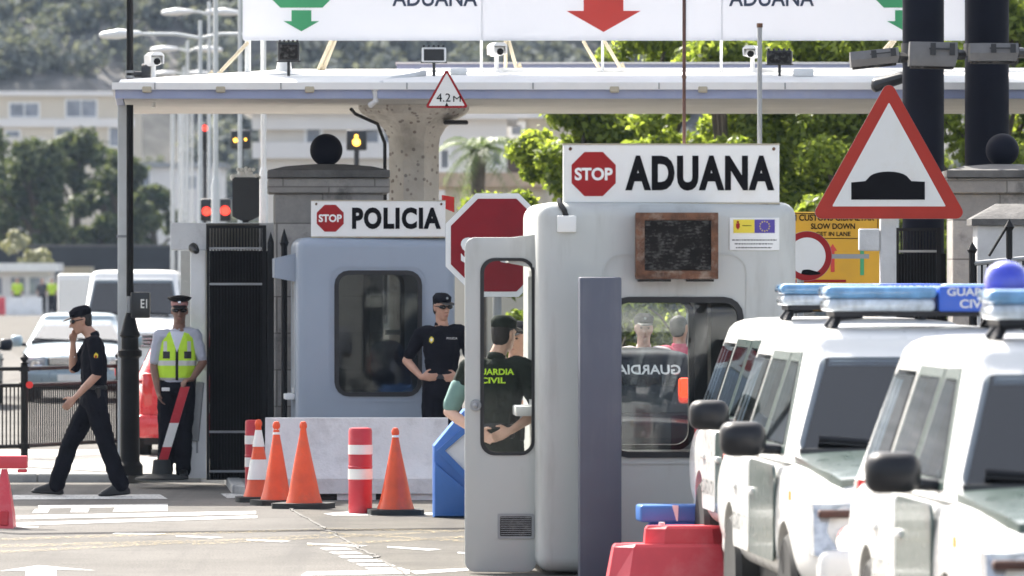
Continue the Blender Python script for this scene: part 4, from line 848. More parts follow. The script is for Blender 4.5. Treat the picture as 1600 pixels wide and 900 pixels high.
# ================================================================ booths
def booth(label, cx, d, rotz, z0, x0, x1, ytop, ybot, depth, paint, win, moulding, sidewin, pane, bx1):
    s = d/10000; t = thing('control_booth', label, 'booth', (px(cx, d), d, z0), rotz)
    X = lambda x: (x-cx)*s
    Z = lambda y: pz(y, d)-z0
    o = MB().box(X(x0), X(x1), 0, depth, Z(ybot), Z(ytop), .105, 5).build('body', M[paint], t, 0)
    holes = [MB().box(X(x0)+.07, X(x1)-.07, .07, depth-.07, Z(ybot)+.06, Z(ytop)-.06),
             MB().prism(rrect(X(win[0]), X(win[1]), Z(win[3]), Z(win[2]), .11), -.2, .1),
             MB().prism(rrect(X(win[0])-.05, X(bx1), Z(win[3]), Z(win[2]), .11), depth-.1, depth+.2),
             MB().box(X(x0)-.2, X(x0)+.1, sidewin[0], sidewin[1], Z(sidewin[3]), Z(sidewin[2])),
             MB().box(X(x1)-.1, X(x1)+.2, .35, depth-.35, Z(sidewin[3]), Z(sidewin[2]))]
    cut(o, holes)
    r = lambda g: rrect(X(win[0])-g, X(win[1])+g, Z(win[3])-g, Z(win[2])+g, .11+g)
    w_ = MB().ring(r(.028), r(-.014), -.014, .072).build('window', M['rubber'], t); MB().prism(r(-.013), .02, .026).build('pane', M[pane], w_, 0)
    g = lambda q: rrect(X(win[0])-.05-q, X(bx1)+q, Z(win[3])-q, Z(win[2])+q, .11+q)
    w_ = MB().ring(g(.028), g(-.014), depth-.072, depth+.014).build('window', M['rubber'], t); MB().prism(g(-.013), depth-.026, depth-.02).build('pane', M['pane_clear'], w_, 0)
    w_ = MB().ring(rrect(sidewin[0]-.03, sidewin[1]+.03, Z(sidewin[3])-.03, Z(sidewin[2])+.03, .03), rrect(sidewin[0]+.012, sidewin[1]-.012, Z(sidewin[3])+.012, Z(sidewin[2])-.012, .03), -.012, .072, Matrix.Translation((X(x0), 0, 0)) @ Matrix.Rotation(R(-90), 4, 'Z') @ Matrix.Diagonal((-1, 1, 1, 1))).build('window', M['flag_pole'], t)
    MB().box(X(x0)+.03, X(x0)+.036, sidewin[0]+.012, sidewin[1]-.012, Z(sidewin[3])+.012, Z(sidewin[2])-.012).build('pane', M['pane'], w_, 0)
    if moulding:
        a, b_, c, e = moulding; MB().ring(rrect(X(a)-.012, X(b_)+.012, Z(e)-.012, Z(c)+.012, .13), rrect(X(a), X(b_), Z(e), Z(c), .118), -.008, .004).build('moulding', M[paint], t)
    return t, X, Z
M['shade_lining'] = mat('dark lining', (.03, .03, .03), .8, var=.2)
# ---- customs booth
cb, X, Z = booth('grey customs booth with a rusty air conditioner under the ADUANA sign', 1032, 44.9, R(3.0), .0, 839, 1246, 316, 894, 1.9, 'booth_grey', (957, 1156, 470, 709), (944, 1166, 399, 722), (.45, .95, 430, 630), 'pane_clear', 1112)
MB().box(X(1118), X(1246)-.075, 1.8, 1.825, Z(880), Z(330)).build('shade_lining', M['shade_lining'], cb)  # near-black panels stand in for the dim right side of the interior
MB().box(X(1246)-.1, X(1246)-.08, 1.57, 1.82, Z(880), Z(330)).build('shade_lining', M['shade_lining'], cb); MB().box(X(1128), X(1150), .9, 1.2, Z(714), Z(470)).build('cabinet', M['shade_lining'], cb)
MB().box(X(839)+.075, X(1246)-.075, .3, 1.83, Z(720), Z(714)).build('counter', M['inside'], cb)
MB().box(X(1040), X(1060), 1.1, 1.2, Z(890), Z(720)).build('counter_leg', M['inside'], cb)
b = MB(); b.box(X(992), X(1117), -.17, -.001, Z(434), Z(334), .006, 1); o = b.build('air_conditioner', M['rust'], cb)
b = MB(); b.box(X(1004), X(1108), -.178, -.171, Z(422), Z(345)); 
for k in range(14): b.box(X(1005), X(1107), -.192, -.178, Z(420.5-k*5.6), Z(418-k*5.6))
b.build('grille', M['grille'], o); b = MB(); b.ring(rrect(X(990), X(1119), Z(436), Z(332.5), .004, 1), rrect(X(1004), X(1108), Z(423), Z(344), .004, 1), -.196, -.165); b.build('frame', M['rust'], o)
b = MB(); b.box(X(996), X(1046), -.15, -.001, Z(440), Z(436.5)); b.box(X(1072), X(1113), -.15, -.001, Z(440), Z(436.5)); b.build('bracket', M['rubber'], o)
o = MB().box(X(870), X(900), -.035, 0.05, Z(363), Z(337), .008, 2).build('junction_box', M['sign_white'], cb)
MB().tube([(X(884), .0, Z(337)), (X(881), -.01, Z(328)), (X(876), .02, Z(320)), (X(874), .06, Z(312))], .02, 8).build('cable', M['rubber'], o)
# plaque
o = MB().box(X(1140), X(1218), -.012, .0, Z(391), Z(340), .002, 1).build('plaque', M['white'], cb)
MB().box(X(1146), X(1179), -.016, -.0125, Z(364), Z(343)).build('flag_panel', M['yellow'], o); MB().box(X(1179.2), X(1211), -.016, -.0125, Z(364), Z(343)).build('flag_panel', M['eu_blue'], o)
b = MB()
for k in range(12): b.prism(ngon(X(1195)+.034*math.cos(k*math.pi/6), Z(353.5)+.034*math.sin(k*math.pi/6), .005, 5), -.018, -.0163)
b.build('star_ring', M['yellow'], o)
b = MB(); b.prism([(X(1150), Z(349)), (X(1156), Z(349)), (X(1156), Z(355)), (X(1153), Z(359)), (X(1150), Z(355))], -.018, -.0163); b.prism(ngon(X(1153), Z(347), .009, 8), -.018, -.0163); b.build('crest', M['red'], o)
b = MB(); rn = random.Random(2)
for y, a, e in ((375, 1144, 1214), (381, 1148, 1208), (387, 1150, 1206)):
    q = a
    while q < e: L = rn.uniform(2, 5); b.box(X(q), X(min(e, q+L)), -.0135, -.0122, Z(y+.8), Z(y-.8)); q += L+1.0
b.box(X(1160), X(1174), -.0175, -.0163, Z(353), Z(352)); b.build('small_print', M['ink'], o)
# awning hood over the hatch on the left side, ledge
b = MB(); b.loft([[(X(839)-.0, .30, Z(366)), (X(839)-.2, .34, Z(372)), (X(839)-.2, .8, Z(372)), (X(839)-.0, .84, Z(366))], [(X(839)-.0, .30, Z(418)), (X(839)-.18, .34, Z(410)), (X(839)-.18, .8, Z(410)), (X(839)-.0, .84, Z(418))]]); b.build('hatch_hood', M['booth_grey'], cb)
MB().box(X(839)-.13, X(839)-.002, .4, 1.0, Z(652), Z(636), .01, 2).build('ledge', M['white'], cb)
# open door
dr = MB(); dw = lambda x: (x-838)/220.5
dz = lambda y: pz(y, 45.25)
o = dr.prism(rrect(dw(726), dw(838), dz(893), dz(371), .075, 6), -.02, .03, bev=.006).build('door', M['booth_grey'], cb, 0)
cut(o, [MB().prism(rrect(dw(753), dw(833), dz(709), dz(405), .09, 6), -.2, .2)])
o.location = (X(838)+.02, .33, 0); o.rotation_euler = (0, 0, R(-3.0))
q = MB().ring(rrect(dw(750), dw(835), dz(711), dz(403), .1, 6), rrect(dw(756), dw(830), dz(706), dz(408), .085, 6), -.028, .036).build('window', M['rubber'], o)
MB().prism(rrect(dw(755), dw(831), dz(707), dz(407), .085, 6), .0, .006).build('pane', M['pane_clear'], o, 0)
b = MB(); b.cyl((dw(743), -.055, dz(633)), (dw(743), -.02, dz(633)), .036, .042, 20); b.ball((dw(743), -.055, dz(633)), .022, 2); b.build('knob', M['steel'], o, 50)
b = MB(); b.ring(rrect(dw(777), dw(834), dz(841), dz(802), .01, 2), rrect(dw(781), dw(830), dz(837), dz(806), .006, 2), -.03, -.0202)
for k in range(9): b.box(dw(782), dw(829), -.027, -.0202, dz(835-k*3.3), dz(834-k*3.3))
b.build('vent', M['steel'], o); MB().box(dw(781), dw(830), -.0215, -.0203, dz(837), dz(806)).build('vent_mesh', M['grille'], o)
# sign on the booth roof
def roof_sign(label, cx, d, rotz, x0, x1, y0, y1, wordx, wordy, word, octc, octw):
    s = d/10000; t = thing('booth_sign', label, 'sign', (px(cx, d), d, pz(y1, d)), rotz, 'booth roof signs'); X = lambda x: (x-cx)*s
    Z = lambda y: pz(y, d)-pz(y1, d)
    MB().box(X(x0), X(x1), 0, .12, 0, Z(y0), .006, 1).build('board', M['sign_white'], t); b = MB()
    b.box(X(x0)-.004, X(x1)+.004, -.004, .124, Z(y0)+.0005, Z(y0)+.008); b.box(X(x0)-.004, X(x1)+.004, -.004, .124, -.008, -.0005); b.build('edge_strip', M['tan'], t)
    MB().prism(octagon(X(octc[0]), Z(octc[1]), (octw+5)*s), -.003, -.0004).build('emblem_border', M['white'], t, 0)
    MB().prism(octagon(X(octc[0]), Z(octc[1]), octw*s), -.007, -.0034).build('stop_emblem', M['red'], t, 0)
    text('STOP', X(octc[0]-octw*.43), X(octc[0]+octw*.43), Z(octc[1]+octw*.145), Z(octc[1]-octw*.145), -.0075, M['white'], t, bold=.035, depth=.002)
    text(word, X(wordx[0]), X(wordx[1]), Z(wordy[1]), Z(wordy[0]), -.001, M['ink'], t, bold=.05, sp=1.14)
    b = MB()
    for k in range(7): q = X(x0)+(X(x1)-X(x0))*(k+.5)/7; b.box(q-.03, q+.03, .0, .12, -.012, -.008)
    b.build('foot_clip', M['rust'], t)
    b = MB(); b.ball((X(x0)+.05, -.004, Z(y0)-.03), .014, 1, (1, .3, 1)); b.ball((X(x1)-.04, -.004, Z(y0)-.03), .014, 1, (1, .3, 1)); b.build('rust_bolt', M['rust'], t); return t
roof_sign('white ADUANA sign with stop emblem on top of the grey customs booth', 1050, 44.98, R(1.2), 880, 1218, 226, 317, (977, 1210), (243, 298), 'ADUANA', (927.5, 272), 69)
for x, y0, c, r, lb in ((1069, -60, 'rod_brown', .0125, 'thin rusty rod standing behind the ADUANA sign'), (1187, 43, 'steel', .017, 'thick grey tube with a dark cap behind the ADUANA sign')):
    t = thing('mast', lb, 'mast', (px(x, 45.3), 45.3, pz(316, 44.9)-.01)); h = pz(y0, 45.3)-t.location.z
    MB().cyl((0, 0, 0), (0, 0, h), r, n=12).build('shaft', M[c], t)
    if c == 'steel': MB().cyl((0, 0, h), (0, 0, h+.03), r+.004, n=12).build('cap', M['rust'], t)
    else: MB().cyl((0, 0, h*.52), (0, 0, h*.53), r+.004, n=12).build('joint', M['rust'], t)
t = thing('ticket_post', 'slate blue square post standing before the customs booth', 'post', (px(938.5, 44.35), 44.35, 0), R(4)); k = 44.35/10000
MB().box(-33*k, 33*k, 0, .16, .0, pz(433, 44.35), .012, 2).build('shaft', M['post_blue'], t); MB().box(-36*k, 36*k, -.02, .18, .0, .012).build('base_plate', M['steel'], t)
# ---- police booth
pb, X, Z = booth('pale blue police booth with a dark window under the POLICIA sign', 587, 61.4, R(4.5), .08, 463, 712, 371, 745, 1.3, 'booth_blue', (527, 655, 427, 615), (517, 664, 418, 626), (.3, .75, 440, 610), 'pane_dark', 640)
b = MB(); b.loft([[(X(463), .18, Z(396)), (X(463)-.2, .2, Z(404)), (X(463)-.2, .75, Z(404)), (X(463), .78, Z(396))], [(X(463), .18, Z(440)), (X(463)-.2, .2, Z(434)), (X(463)-.2, .75, Z(434)), (X(463), .78, Z(440))]]); b.build('hatch_hood', M['booth_blue'], pb)
MB().box(X(463)-.1, X(463)-.002, .25, .85, Z(625), Z(616), .008, 2).build('ledge', M['white'], pb)
MB().box(X(463)+.075, X(712)-.075, .6, 1.22, Z(622), Z(616)).build('counter', M['inside'], pb)
b = MB(); b.box(X(576), X(586), .9, .96, Z(745), Z(380)); b.build('inner_mullion', M['inside'], pb)
b = MB(); b.hull([((X(620), .75, Z(600)), (.2, .14, .1)), ((X(612), .75, Z(548)), (.17, .1, .1))]); b.build('seat_back', mat('blue seat', (.03, .06, .16), .8), pb, 60); MB().box(X(608), X(632), .55, .65, Z(524), Z(516)).build('papers', M['sign_white'], pb)
roof_sign('white POLICIA sign with stop emblem on top of the pale blue police booth', 591, 61.45, R(1.5), 486, 696, 314, 370, (550, 689), (324, 358), 'POLICIA', (516, 341), 42)
o = MB().prism([(-.06, .0), (.06, -.05), (.06, .1), (-.06, .12)], 0, .3).build('lantern', M['lamp_red'], None); tag(o, 'small dark red lamp at the right end of the POLICIA sign', 'lamp').location = (px(700, 61.8), 61.8, pz(324, 61.8))
# ---- big stop sign
d = 54.5; s = d/10000; t = thing('stop_sign', 'large red octagonal stop sign half hidden by the open booth door', 'sign', (px(777, d), d, 0), R(1)); c = pz(383, d)
MB().prism(octagon(0, c, 162*s), 0, .015).build('back_plate', M['steel'], t, 0); MB().prism(octagon(0, c, 161.5*s), -.005, -.001).build('white_border', M['white'], t, 0); MB().prism(octagon(0, c, 145*s), -.009, -.0055).build('red_face', M['red_deep'], t, 0)
text('STOP', -57*s, 60*s, pz(411, d), pz(371, d), -.0095, M['white'], t, bold=.03); MB().cyl((0, .06, 0), (0, .06, c+.3), .038).build('post', M['steel'], t); MB().box(-.06, .06, .016, .04, c-.1, c-.04).build('bracket', M['steel'], t)

# ================================================================ barriers, cones, bollards
b = MB(); prof = [(-.30, .06), (-.30, .2), (-.16, .42), (-.11, .76), (.11, .76), (.16, .42), (.30, .2), (.30, .06)]
d = 59.85; x0, x1 = px(415, d), px(700, d); t = thing('concrete_barrier', 'pale concrete traffic barrier in front of the police booth', 'barrier', ((x0+x1)/2, d, 0), R(.6)); hw = (x1-x0)/2
b.loft([[(x, y, z) for y, z in prof] for x in (-hw, -hw*.33, hw*.33, hw)]); o = b.build('body', M['concrete'], t, 25)
b = MB()
for k in (-.72, 0, .72): b.box(hw*k-.18, hw*k+.18, -.27, .27, 0, .059)
b.build('foot', M['concrete'], t); MB().box(-hw+.02, hw-.02, -.2, .2, .005, .058).build('skid', M['rubber'], t)
def bollard(label, x, ytop, yb, w_, d):
    s = d/10000; r = w_/2*s; h = pz(ytop, d); t = thing('striped_bollard', label, 'bollard', (px(x, d), d, 0), 0, 'red and white bollards')
    MB().lathe([(r*.98, 0), (r, .01), (r, h-.03), (r*.93, h-.006), (r*.6, h), (.001, h)], 28).build('post', M['bollard_red'], t)
    for f0, f1 in ((.4, .52), (.69, .8)): MB().lathe([(r+.0005, h*f0), (r+.004, h*f0), (r+.004, h*f1), (r+.0005, h*f1)], 28).build('reflective_band', M['cone_white'], t)
    b = MB()
    for f in (.385, .535, .675): b.lathe([(r+.0005, h*f), (r+.006, h*f+.008), (r+.0005, h*f+.016)], 28)
    b.build('rib', M['bollard_red'], t); return t
bollard('dark red and white bollard behind the striped cone', 394, 656, 778, 22, 60.1); bollard('bright red and white bollard standing alone before the concrete barrier', 563, 668, 803, 37, 56.3)
def cone(label, x, ytop, yb, w_, kind, rz):
    d = gd(yb-4); s = d/10000; h = pz(ytop, d); r = w_/2*s; t = thing('traffic_cone', label, 'traffic cone', (px(x, d), d, 0), rz, 'orange traffic cones')
    t.scale = (1, 1, 1); z0 = .05; rr = lambda z: r*(1-.87*(z-z0)/(h-.05-z0))
    Mw = lambda rings: rings
    pr = [(r*1.06, z0), (r*1.0, z0+.03)]+[(rr(z0+(h-.06-z0)*k/8), z0+(h-.06-z0)*k/8) for k in range(1, 8)]+[(.026, h-.07), (.034, h-.055), (.034, h-.03), (.022, h-.005), (.001, h)]
    rings = []
    for q, z in pr: rings.append([((q*(1+.035*math.sin(3*a+z*6)+.02*math.sin(7*a)))*math.cos(a), (q*(1+.035*math.sin(3*a+z*6)+.02*math.sin(7*a)))*math.sin(a), z) for a in [k*2*math.pi/32 for k in range(32)]])
    MB().loft(rings).build('cone', M['orange'], t, 50)
    bands = [(.19, .5), (.71, .87)] if kind == 'striped' else [(.83, .86), (.89, .93)] if kind == 'worn' else [(.88, .94)]
    if kind == 'striped': bands = [(.22, .48), (.645, .86)]
    for f0, f1 in bands:
        za, zb = z0+(h-z0)*f0, z0+(h-z0)*f1
        if kind != 'plain': MB().loft([[((rr(z)*1.03+.004)*(1+.035*math.sin(3*a+z*6))*math.cos(a), (rr(z)*1.03+.004)*(1+.035*math.sin(3*a+z*6))*math.sin(a), z) for a in [k*2*math.pi/32 for k in range(32)]] for z in [za+(zb-za)*k/4 for k in range(5)]], cap=False).build('reflective_sleeve', M['cone_white'], t, 60)
    b = MB(); q = r*1.62; b.prism(rrect(-q, q, -q, q, .09, 2), 0, .048, Matrix.Rotation(R(90), 4, 'X')@Matrix.Identity(4)); b.bm.transform(Matrix.Translation((0, 0, 0)))
    b.build('base', M['asph_rubber'], t); return t
cone('orange traffic cone with two broad white bands, leftmost in the row', 404, 655, 788, 44, 'striped', .1); cone('dirty orange cone with thin white rings near its tip, second in the row', 432, 658, 793, 46, 'worn', .3)
cone('plain orange cone with a creased side and no white band', 474, 658, 798, 54, 'plain', -.25); cone('orange cone standing alone beside the blue barrier', 618, 668, 808, 54, 'worn1', .05)
# blue plastic barrier with white diamond
d = 55.4; s = d/10000; x0 = px(677, d); t = thing('blue_plastic_barrier', 'blue plastic barrier with a white diamond face, behind the open booth door', 'barrier', (px(760, d), d, 0), R(2)); L = px(760, d)-x0
zt = pz(640, d)
body = [(-L, 0), (L, 0), (L, .62), (L-.26, zt), (-L+.26, zt), (-L, .62)]
MB().prism(body, -.02, .36, bev=.03).build('body', M['plastic_blue'], t)
cx, cz = 0, .58; b = MB(); a = .36
b.ring([(cx-a*1.2, cz), (cx, cz-a*1.25), (cx+a*1.2, cz), (cx, cz+a*1.05)], [(cx-a, cz), (cx, cz-a), (cx+a, cz), (cx, cz+a*.85)], -.06, -.015); b.build('diamond_rim', M['plastic_blue'], t)
MB().prism([(cx-a, cz), (cx, cz-a), (cx+a, cz), (cx, cz+a*.85)], -.035, -.018).build('diamond_panel', M['plastic_white'], t)
b = MB(); b.prism([(-L+.01, .48), (-L+.5, .06), (-L+.5, .012), (-L+.01, .012)], -.05, -.0195, bev=.012); b.prism([(L-.01, .48), (L-.5, .06), (L-.5, .012), (L-.01, .012)], -.05, -.0195, bev=.012); b.build('corner_rib', M['plastic_blue'], t)
# red trestle at the left edge
d = 53.2; s = d/10000; t = thing('plastic_trestle', 'red plastic trestle barrier cut off by the left edge', 'barrier', (px(-60, d), d, 0)); X = lambda x: px(x, d)-t.location.x
MB().box(X(-170), X(43), -.05, .05, pz(732, d), pz(712, d), .012, 2).build('plank', M['plastic_red'], t); MB().box(X(28), X(42), -.045, .045, pz(738, d), pz(733, d), .006, 1).build('end_lug', M['plastic_red'], t)
for c in (8, -130):
    b = MB(); b.loft([[(X(c-16), -.16, .0), (X(c+15), -.16, .0), (X(c+15), .16, .0), (X(c-16), .16, .0)], [(X(c-14), -.14, .14), (X(c+13), -.14, .14), (X(c+13), .14, .14), (X(c-14), .14, .14)], [(X(c-5), -.04, pz(733, d)), (X(c+3), -.04, pz(733, d)), (X(c+3), .04, pz(733, d)), (X(c-5), .04, pz(733, d))]]); o = b.build('leg', M['plastic_red'], t); MB().box(X(c-6), X(c+8), -.165, -.14, .02, .15, .01, 1).build('socket', M['bollard_red'], o)
# red and blue barriers lower right, before the booth
d = 42.6; s = d/10000; t = thing('red_water_barrier', 'red plastic barrier with a stepped top, in front of the customs booth', 'barrier', (px(1030, d), d, 0), R(6)); X = lambda x: px(x, d)-t.location.x
def slab(mb, x0, x1, xa, xb, z0, z1, y0, y1):
    hx = lambda a, e, y, z: [(a+.12, -y, z), (e-.12, -y, z), (e, -y*.35, z), (e, y*.35, z), (e-.12, y, z), (a+.12, y, z), (a, y*.35, z), (a, -y*.35, z)]
    mb.loft([hx(x0, x1, y0, z0), hx(xa, xb, y1, z1-.02), hx(xa+.015, xb-.015, y1-.015, z1)])
b = MB(); slab(b, X(944), X(1160), X(957), X(1150), 0, pz(849, d), .26, .16); t2 = b.build('body', M['plastic_red'], t, 14); b = MB(); slab(b, X(1006), X(1140), X(1008), X(1138), pz(849, d)+.001, pz(821, d), .13, .12); b.build('upper_step', M['plastic_red'], t, 14)
MB().cyl((X(1034), 0, pz(821, d)), (X(1034), 0, pz(816, d)), .02, n=14).build('filler_cap', M['plastic_white'], t)
d = 43.4; s = d/10000; t = thing('blue_water_barrier', 'blue plastic barrier showing its ribbed top behind the red stepped one', 'barrier', (px(1060, d), d, 0), R(6)); X = lambda x: px(x, d)-t.location.x
b = MB(); slab(b, X(1008), X(1130), X(1012), X(1126), 0, pz(815, d), .22, .12); b.build('body', M['plastic_blue'], t); b = MB()
b.box(X(996), X(1130), -.13, .13, pz(815, d)+.001, pz(788, d), .02, 3); b.build('top_beam', M['plastic_blue'], t)
b = MB(); b.prism([(X(1046), pz(788.5, d)), (X(1056), pz(788.5, d)), (X(1055), pz(813, d)), (X(1053), pz(813, d))], -.138, -.1305); b.build('chevron', M['plastic_white'], t)
# tilted striped boom in its rubber foot beside the hi-vis officer
d = 62.9; s = d/10000; t = thing('striped_boom', 'leaning red and white striped board stuck in a black rubber foot', 'barrier', (px(262, d), d, .08)); X = lambda x: px(x, d)-t.location.x
p0, p1 = Vector((X(254), 0, pz(722, d)-.08)), Vector((X(290), -.1, pz(604, d)-.08)); w_ = Vector((.045, 0, 0))
for k, (f0, f1, mm) in enumerate(((0, .2, 'bollard_red'), (.2, .52, 'cone_white'), (.52, 1, 'bollard_red'))):
    a, e = p0.lerp(p1, f0), p0.lerp(p1, f1); b = MB(); b.loft([[a-w_+Vector((0, q, 0)) for q in (-.015, .015)]+[a+w_+Vector((0, q, 0)) for q in (.015, -.015)], [e-w_+Vector((0, q, 0)) for q in (-.015, .015)]+[e+w_+Vector((0, q, 0)) for q in (.015, -.015)]]); b.build('stripe_section', M[mm], t, 0)
MB().lathe([(.26, 0), (.26, .02), (.1, .06), (.085, .19), (.07, .2), (.07, .17), (.001, .16)], 24, Matrix.Translation((X(253), 0, 0))).build('rubber_foot', M['asph_rubber'], t)
# unseen overhead beam, added and sized to cast the shadow line across the lane
t = thing('shadow_beam', 'thin grey shadow beam placed unseen above the frame to shadow the lane', 'shadow beam', (-7, 57.1, 0))
MB().box(0, 11.2, -.06, .06, 6.06, 6.34, .01, 1, Matrix.Rotation(math.atan2(3.25, 10.7), 4, 'Z')).build('beam_run', M['steel'], t); MB().cyl((0, 0, 0), (0, 0, 6.3), .06, n=12).build('support_post', M['steel'], t)
# ================================================================ vehicles
def loft_sections(st, half):
    """st: list of y stations; half(y-station) gives half cross-section (x,z) from bottom centre to top centre"""
    return [[(x, y, z) for x, z in h]+[(-x, y, z) for x, z in h[-2:0:-1]] for y, h in zip(st, half)]
def quad_panel(name, c, inset, rad, thick, m, parent, lift=.004):
    """rounded pane on the planar quad c = bottom-left, bottom-right, top-right, top-left"""
    c = [Vector(v) for v in c]; ctr = sum(c, Vector())/4; pts = []
    P = []
    for i in range(4):
        a, p, n = c[i-1], c[i], c[(i+1) % 4]; u, v = (a-p).normalized(), (n-p).normalized(); sn = u.cross(v).length; P.append(p+(u+v)*(inset/max(.2, sn)))
    for i in range(4):
        a, p, n = P[i-1], P[i], P[(i+1) % 4]; q0 = p+(a-p).normalized()*rad; q1 = p+(n-p).normalized()*rad
        for k in range(6): t = k/5; pts.append(q0*(1-t)**2+p*2*t*(1-t)+q1*t*t)
    nrm = (P[1]-P[0]).cross(P[3]-P[0]).normalized(); b = MB(); t = bmesh.new(); f = t.faces.new([t.verts.new(p+nrm*lift) for p in pts])
    r = bmesh.ops.extrude_face_region(t, geom=[f]); bmesh.ops.translate(t, vec=-nrm*thick, verts=[v for v in r['geom'] if isinstance(v, bmesh.types.BMVert)]); b.add(t)
    return b.build(name, m, parent, 20), nrm
def quad_frame(q, t):
    # painted frame round a door window
    c = sum((Vector(v) for v in q), Vector())/4; n_ = (Vector(q[1])-Vector(q[0])).cross(Vector(q[3])-Vector(q[0])).normalized(); o_ = [Vector(v)+n_*.007+(Vector(v)-c).normalized()*.02 for v in q]; i_ = [c+(Vector(v)-c)*.86+n_*.007 for v in q]
    b = MB(); t2 = bmesh.new(); O = [t2.verts.new(v) for v in o_]; I = [t2.verts.new(v) for v in i_]
    for k in range(4): t2.faces.new((O[k], O[(k+1) % 4], I[(k+1) % 4], I[k]))
    r_ = bmesh.ops.extrude_face_region(t2, geom=t2.faces[:]); bmesh.ops.translate(t2, vec=-n_*.01, verts=[v for v in r_['geom'] if isinstance(v, bmesh.types.BMVert)]); b.add(t2); b.build('door_frame', M['car_green'], t, 20)
M['inside_car'] = mat('car interior', (.045, .047, .052), .8, var=.3)
def vehicle(t, P, paint, detail=True):
    """P: L length, W half width, belt, hood (front z), cowl y, wsb/wst windscreen base and top y, rt roof rear y, roof z, rw roof half width, zb sill"""
    L, W, belt, hood, zb, roof, rw = P['L'], P['W'], P['belt'], P['hood'], P['zb'], P['roof'], P['rw']; f, r = -L/2, L/2; cw = P['cowl']
    st = [f, f+.05, f+.22, f+.6, cw-.25, cw, 0, r-.6, r-.15, r-.03, r]; Hs = []
    for y in st:
        e = min(y-f, r-y); k = 1-(.16 if y < 0 else P.get('rr', .03))*max(0, 1-e/.6)**2; u = max(0, min(1, (y-f)/(cw-f))); zt = hood+(belt-hood)*u if y < cw else belt
        if y <= f+.05: zt = hood-.16*(1-(y-f)/.05)-.05
        elif y < f+.3: zt = zt-.04
        if y >= r-.04: zt = belt-.06
        wt = W*k; z0 = zb+.1*max(0, 1-e/.25)
        Hs.append([(0, z0), (wt*.8, z0), (wt-.03, z0+.06), (wt, z0+.2), (wt, (z0+zt)/2+.08), (wt-.015, zt-.12), (wt-.06, zt-.02), (wt*.7, zt+.015), (wt*.35, zt+.03), (0, zt+.035)])
    b = MB(); b.loft(loft_sections(st, Hs)); o = b.build('body', M[paint], t, 0)
    s = o.modifiers.new('s', 'SUBSURF'); s.levels = 2; evaluated(o, None)
    fa, ra, wr = P['fa'], P['ra'], P['wr']
    cut(o, [MB().cyl((sx*(W+.2), y, wr), (sx*(W-.26), y, wr), wr*1.16, n=36) for sx in (-1, 1) for y in (fa, ra)]); finish(o.data, 40)
    # cabin
    B0, T0, T1 = P['wsb'], P['wst'], P['rt']; R0 = P.get('rb', r-.08); bw = W-.05; rings = []
    def plan(hw, y0, y1, q, z, cr=0): 
        o = []
        for cx, cy, a in ((hw-q, y1-q, 0), (-hw+q, y1-q, 90), (-hw+q, y0+q, 180), (hw-q, y0+q, 270)):
            for k in range(5): o.append((cx+q*math.cos(R(a+22.5*k)), cy+q*math.sin(R(a+22.5*k)), z))
        return o
    lv = lambda u: (bw+(rw-bw)*u, B0+(T0-B0)*u, R0+(T1-R0)*u, belt-.03+(roof-.11-belt+.03)*u)
    for u in (0, .33, .66, 1): hw, y0, y1, z = lv(u); rings.append(plan(hw, y0, y1, .1, z))
    hw, y0, y1, z = lv(1)
    for ins, dz in ((.012, .03), (.045, .065), (.1, .088), (.2, .102), (.45, .11)): rings.append(plan(hw-ins, y0+ins*1.1, y1-ins, .1, z+dz))
    cab = MB().loft(rings).build('cabin', M[paint], t, 40); inn = []
    for u in (-.3, 0, .5, 1.0): hw, y0, y1, z = lv(u); inn.append(plan(hw-.05, y0+.05, y1-.05, .08, z))
    cutters = [MB().loft(inn)]
    def hole(c):
        c = [Vector(v) for v in c]; n_ = (c[1]-c[0]).cross(c[3]-c[0]).normalized(); m_ = sum(c, Vector())/4; k_ = [m_+(v-m_)*.93 for v in c]
        cutters.append(MB().loft([[v-n_*.12 for v in k_], [v+n_*.1 for v in k_]]))
    MB().box(-bw+.08, bw-.08, B0+.05, R0-.1, belt-.06, belt+.045).build('interior', M['inside_car'], t)
    for sx in (-.36, .36):
        for yy in (T0+.35, T0+1.25):
            if yy < T1-.3: b = MB(); b.hull([((sx, yy, belt), (.2, .06, .06)), ((sx, yy+.06, belt+.12), (.19, .06, .06))]); b.hull([((sx, yy+.09, belt+.3), (.12, .05, .075))]); b.tube([(sx, yy+.08, belt+.1), (sx, yy+.09, belt+.3)], .05, 8); b.build('seat', M['inside_car'], t, 60)
    b = MB(); b.lathe([(.165, -.012), (.185, 0), (.165, .012), (.155, 0), (.165, -.012)], 24, Matrix.Translation((.36, B0+.55, belt+.06)) @ Matrix.Rotation(R(62), 4, 'X')); b.build('steering_wheel', M['inside_car'], t, 60)
    pt = lambda u, side, y: Vector((side*lv(u)[0], y, lv(u)[3]))
    ul, uh = .09, .93
    def yf(u): return lv(u)[1]
    def yr(u): return lv(u)[2]
    cl = lambda u, x: Vector((x*(lv(u)[0]-.015-.05*u), yf(u), lv(u)[3])); WS = [cl(ul, -1), cl(ul, 1), cl(uh, 1), cl(uh, -1)]; hole(WS); g, n = quad_panel('windscreen', WS, .025, .07, .012, M['car_pane'], t)
    RW = [Vector((bw-.1, yr(.12), lv(.12)[3])), Vector((-bw+.1, yr(.12), lv(.12)[3])), Vector((-rw+.1, yr(.9), lv(.9)[3])), Vector((rw-.1, yr(.9), lv(.9)[3]))]; hole(RW); quad_panel('rear_window', RW, .02, .06, .012, M['car_pane'], t)
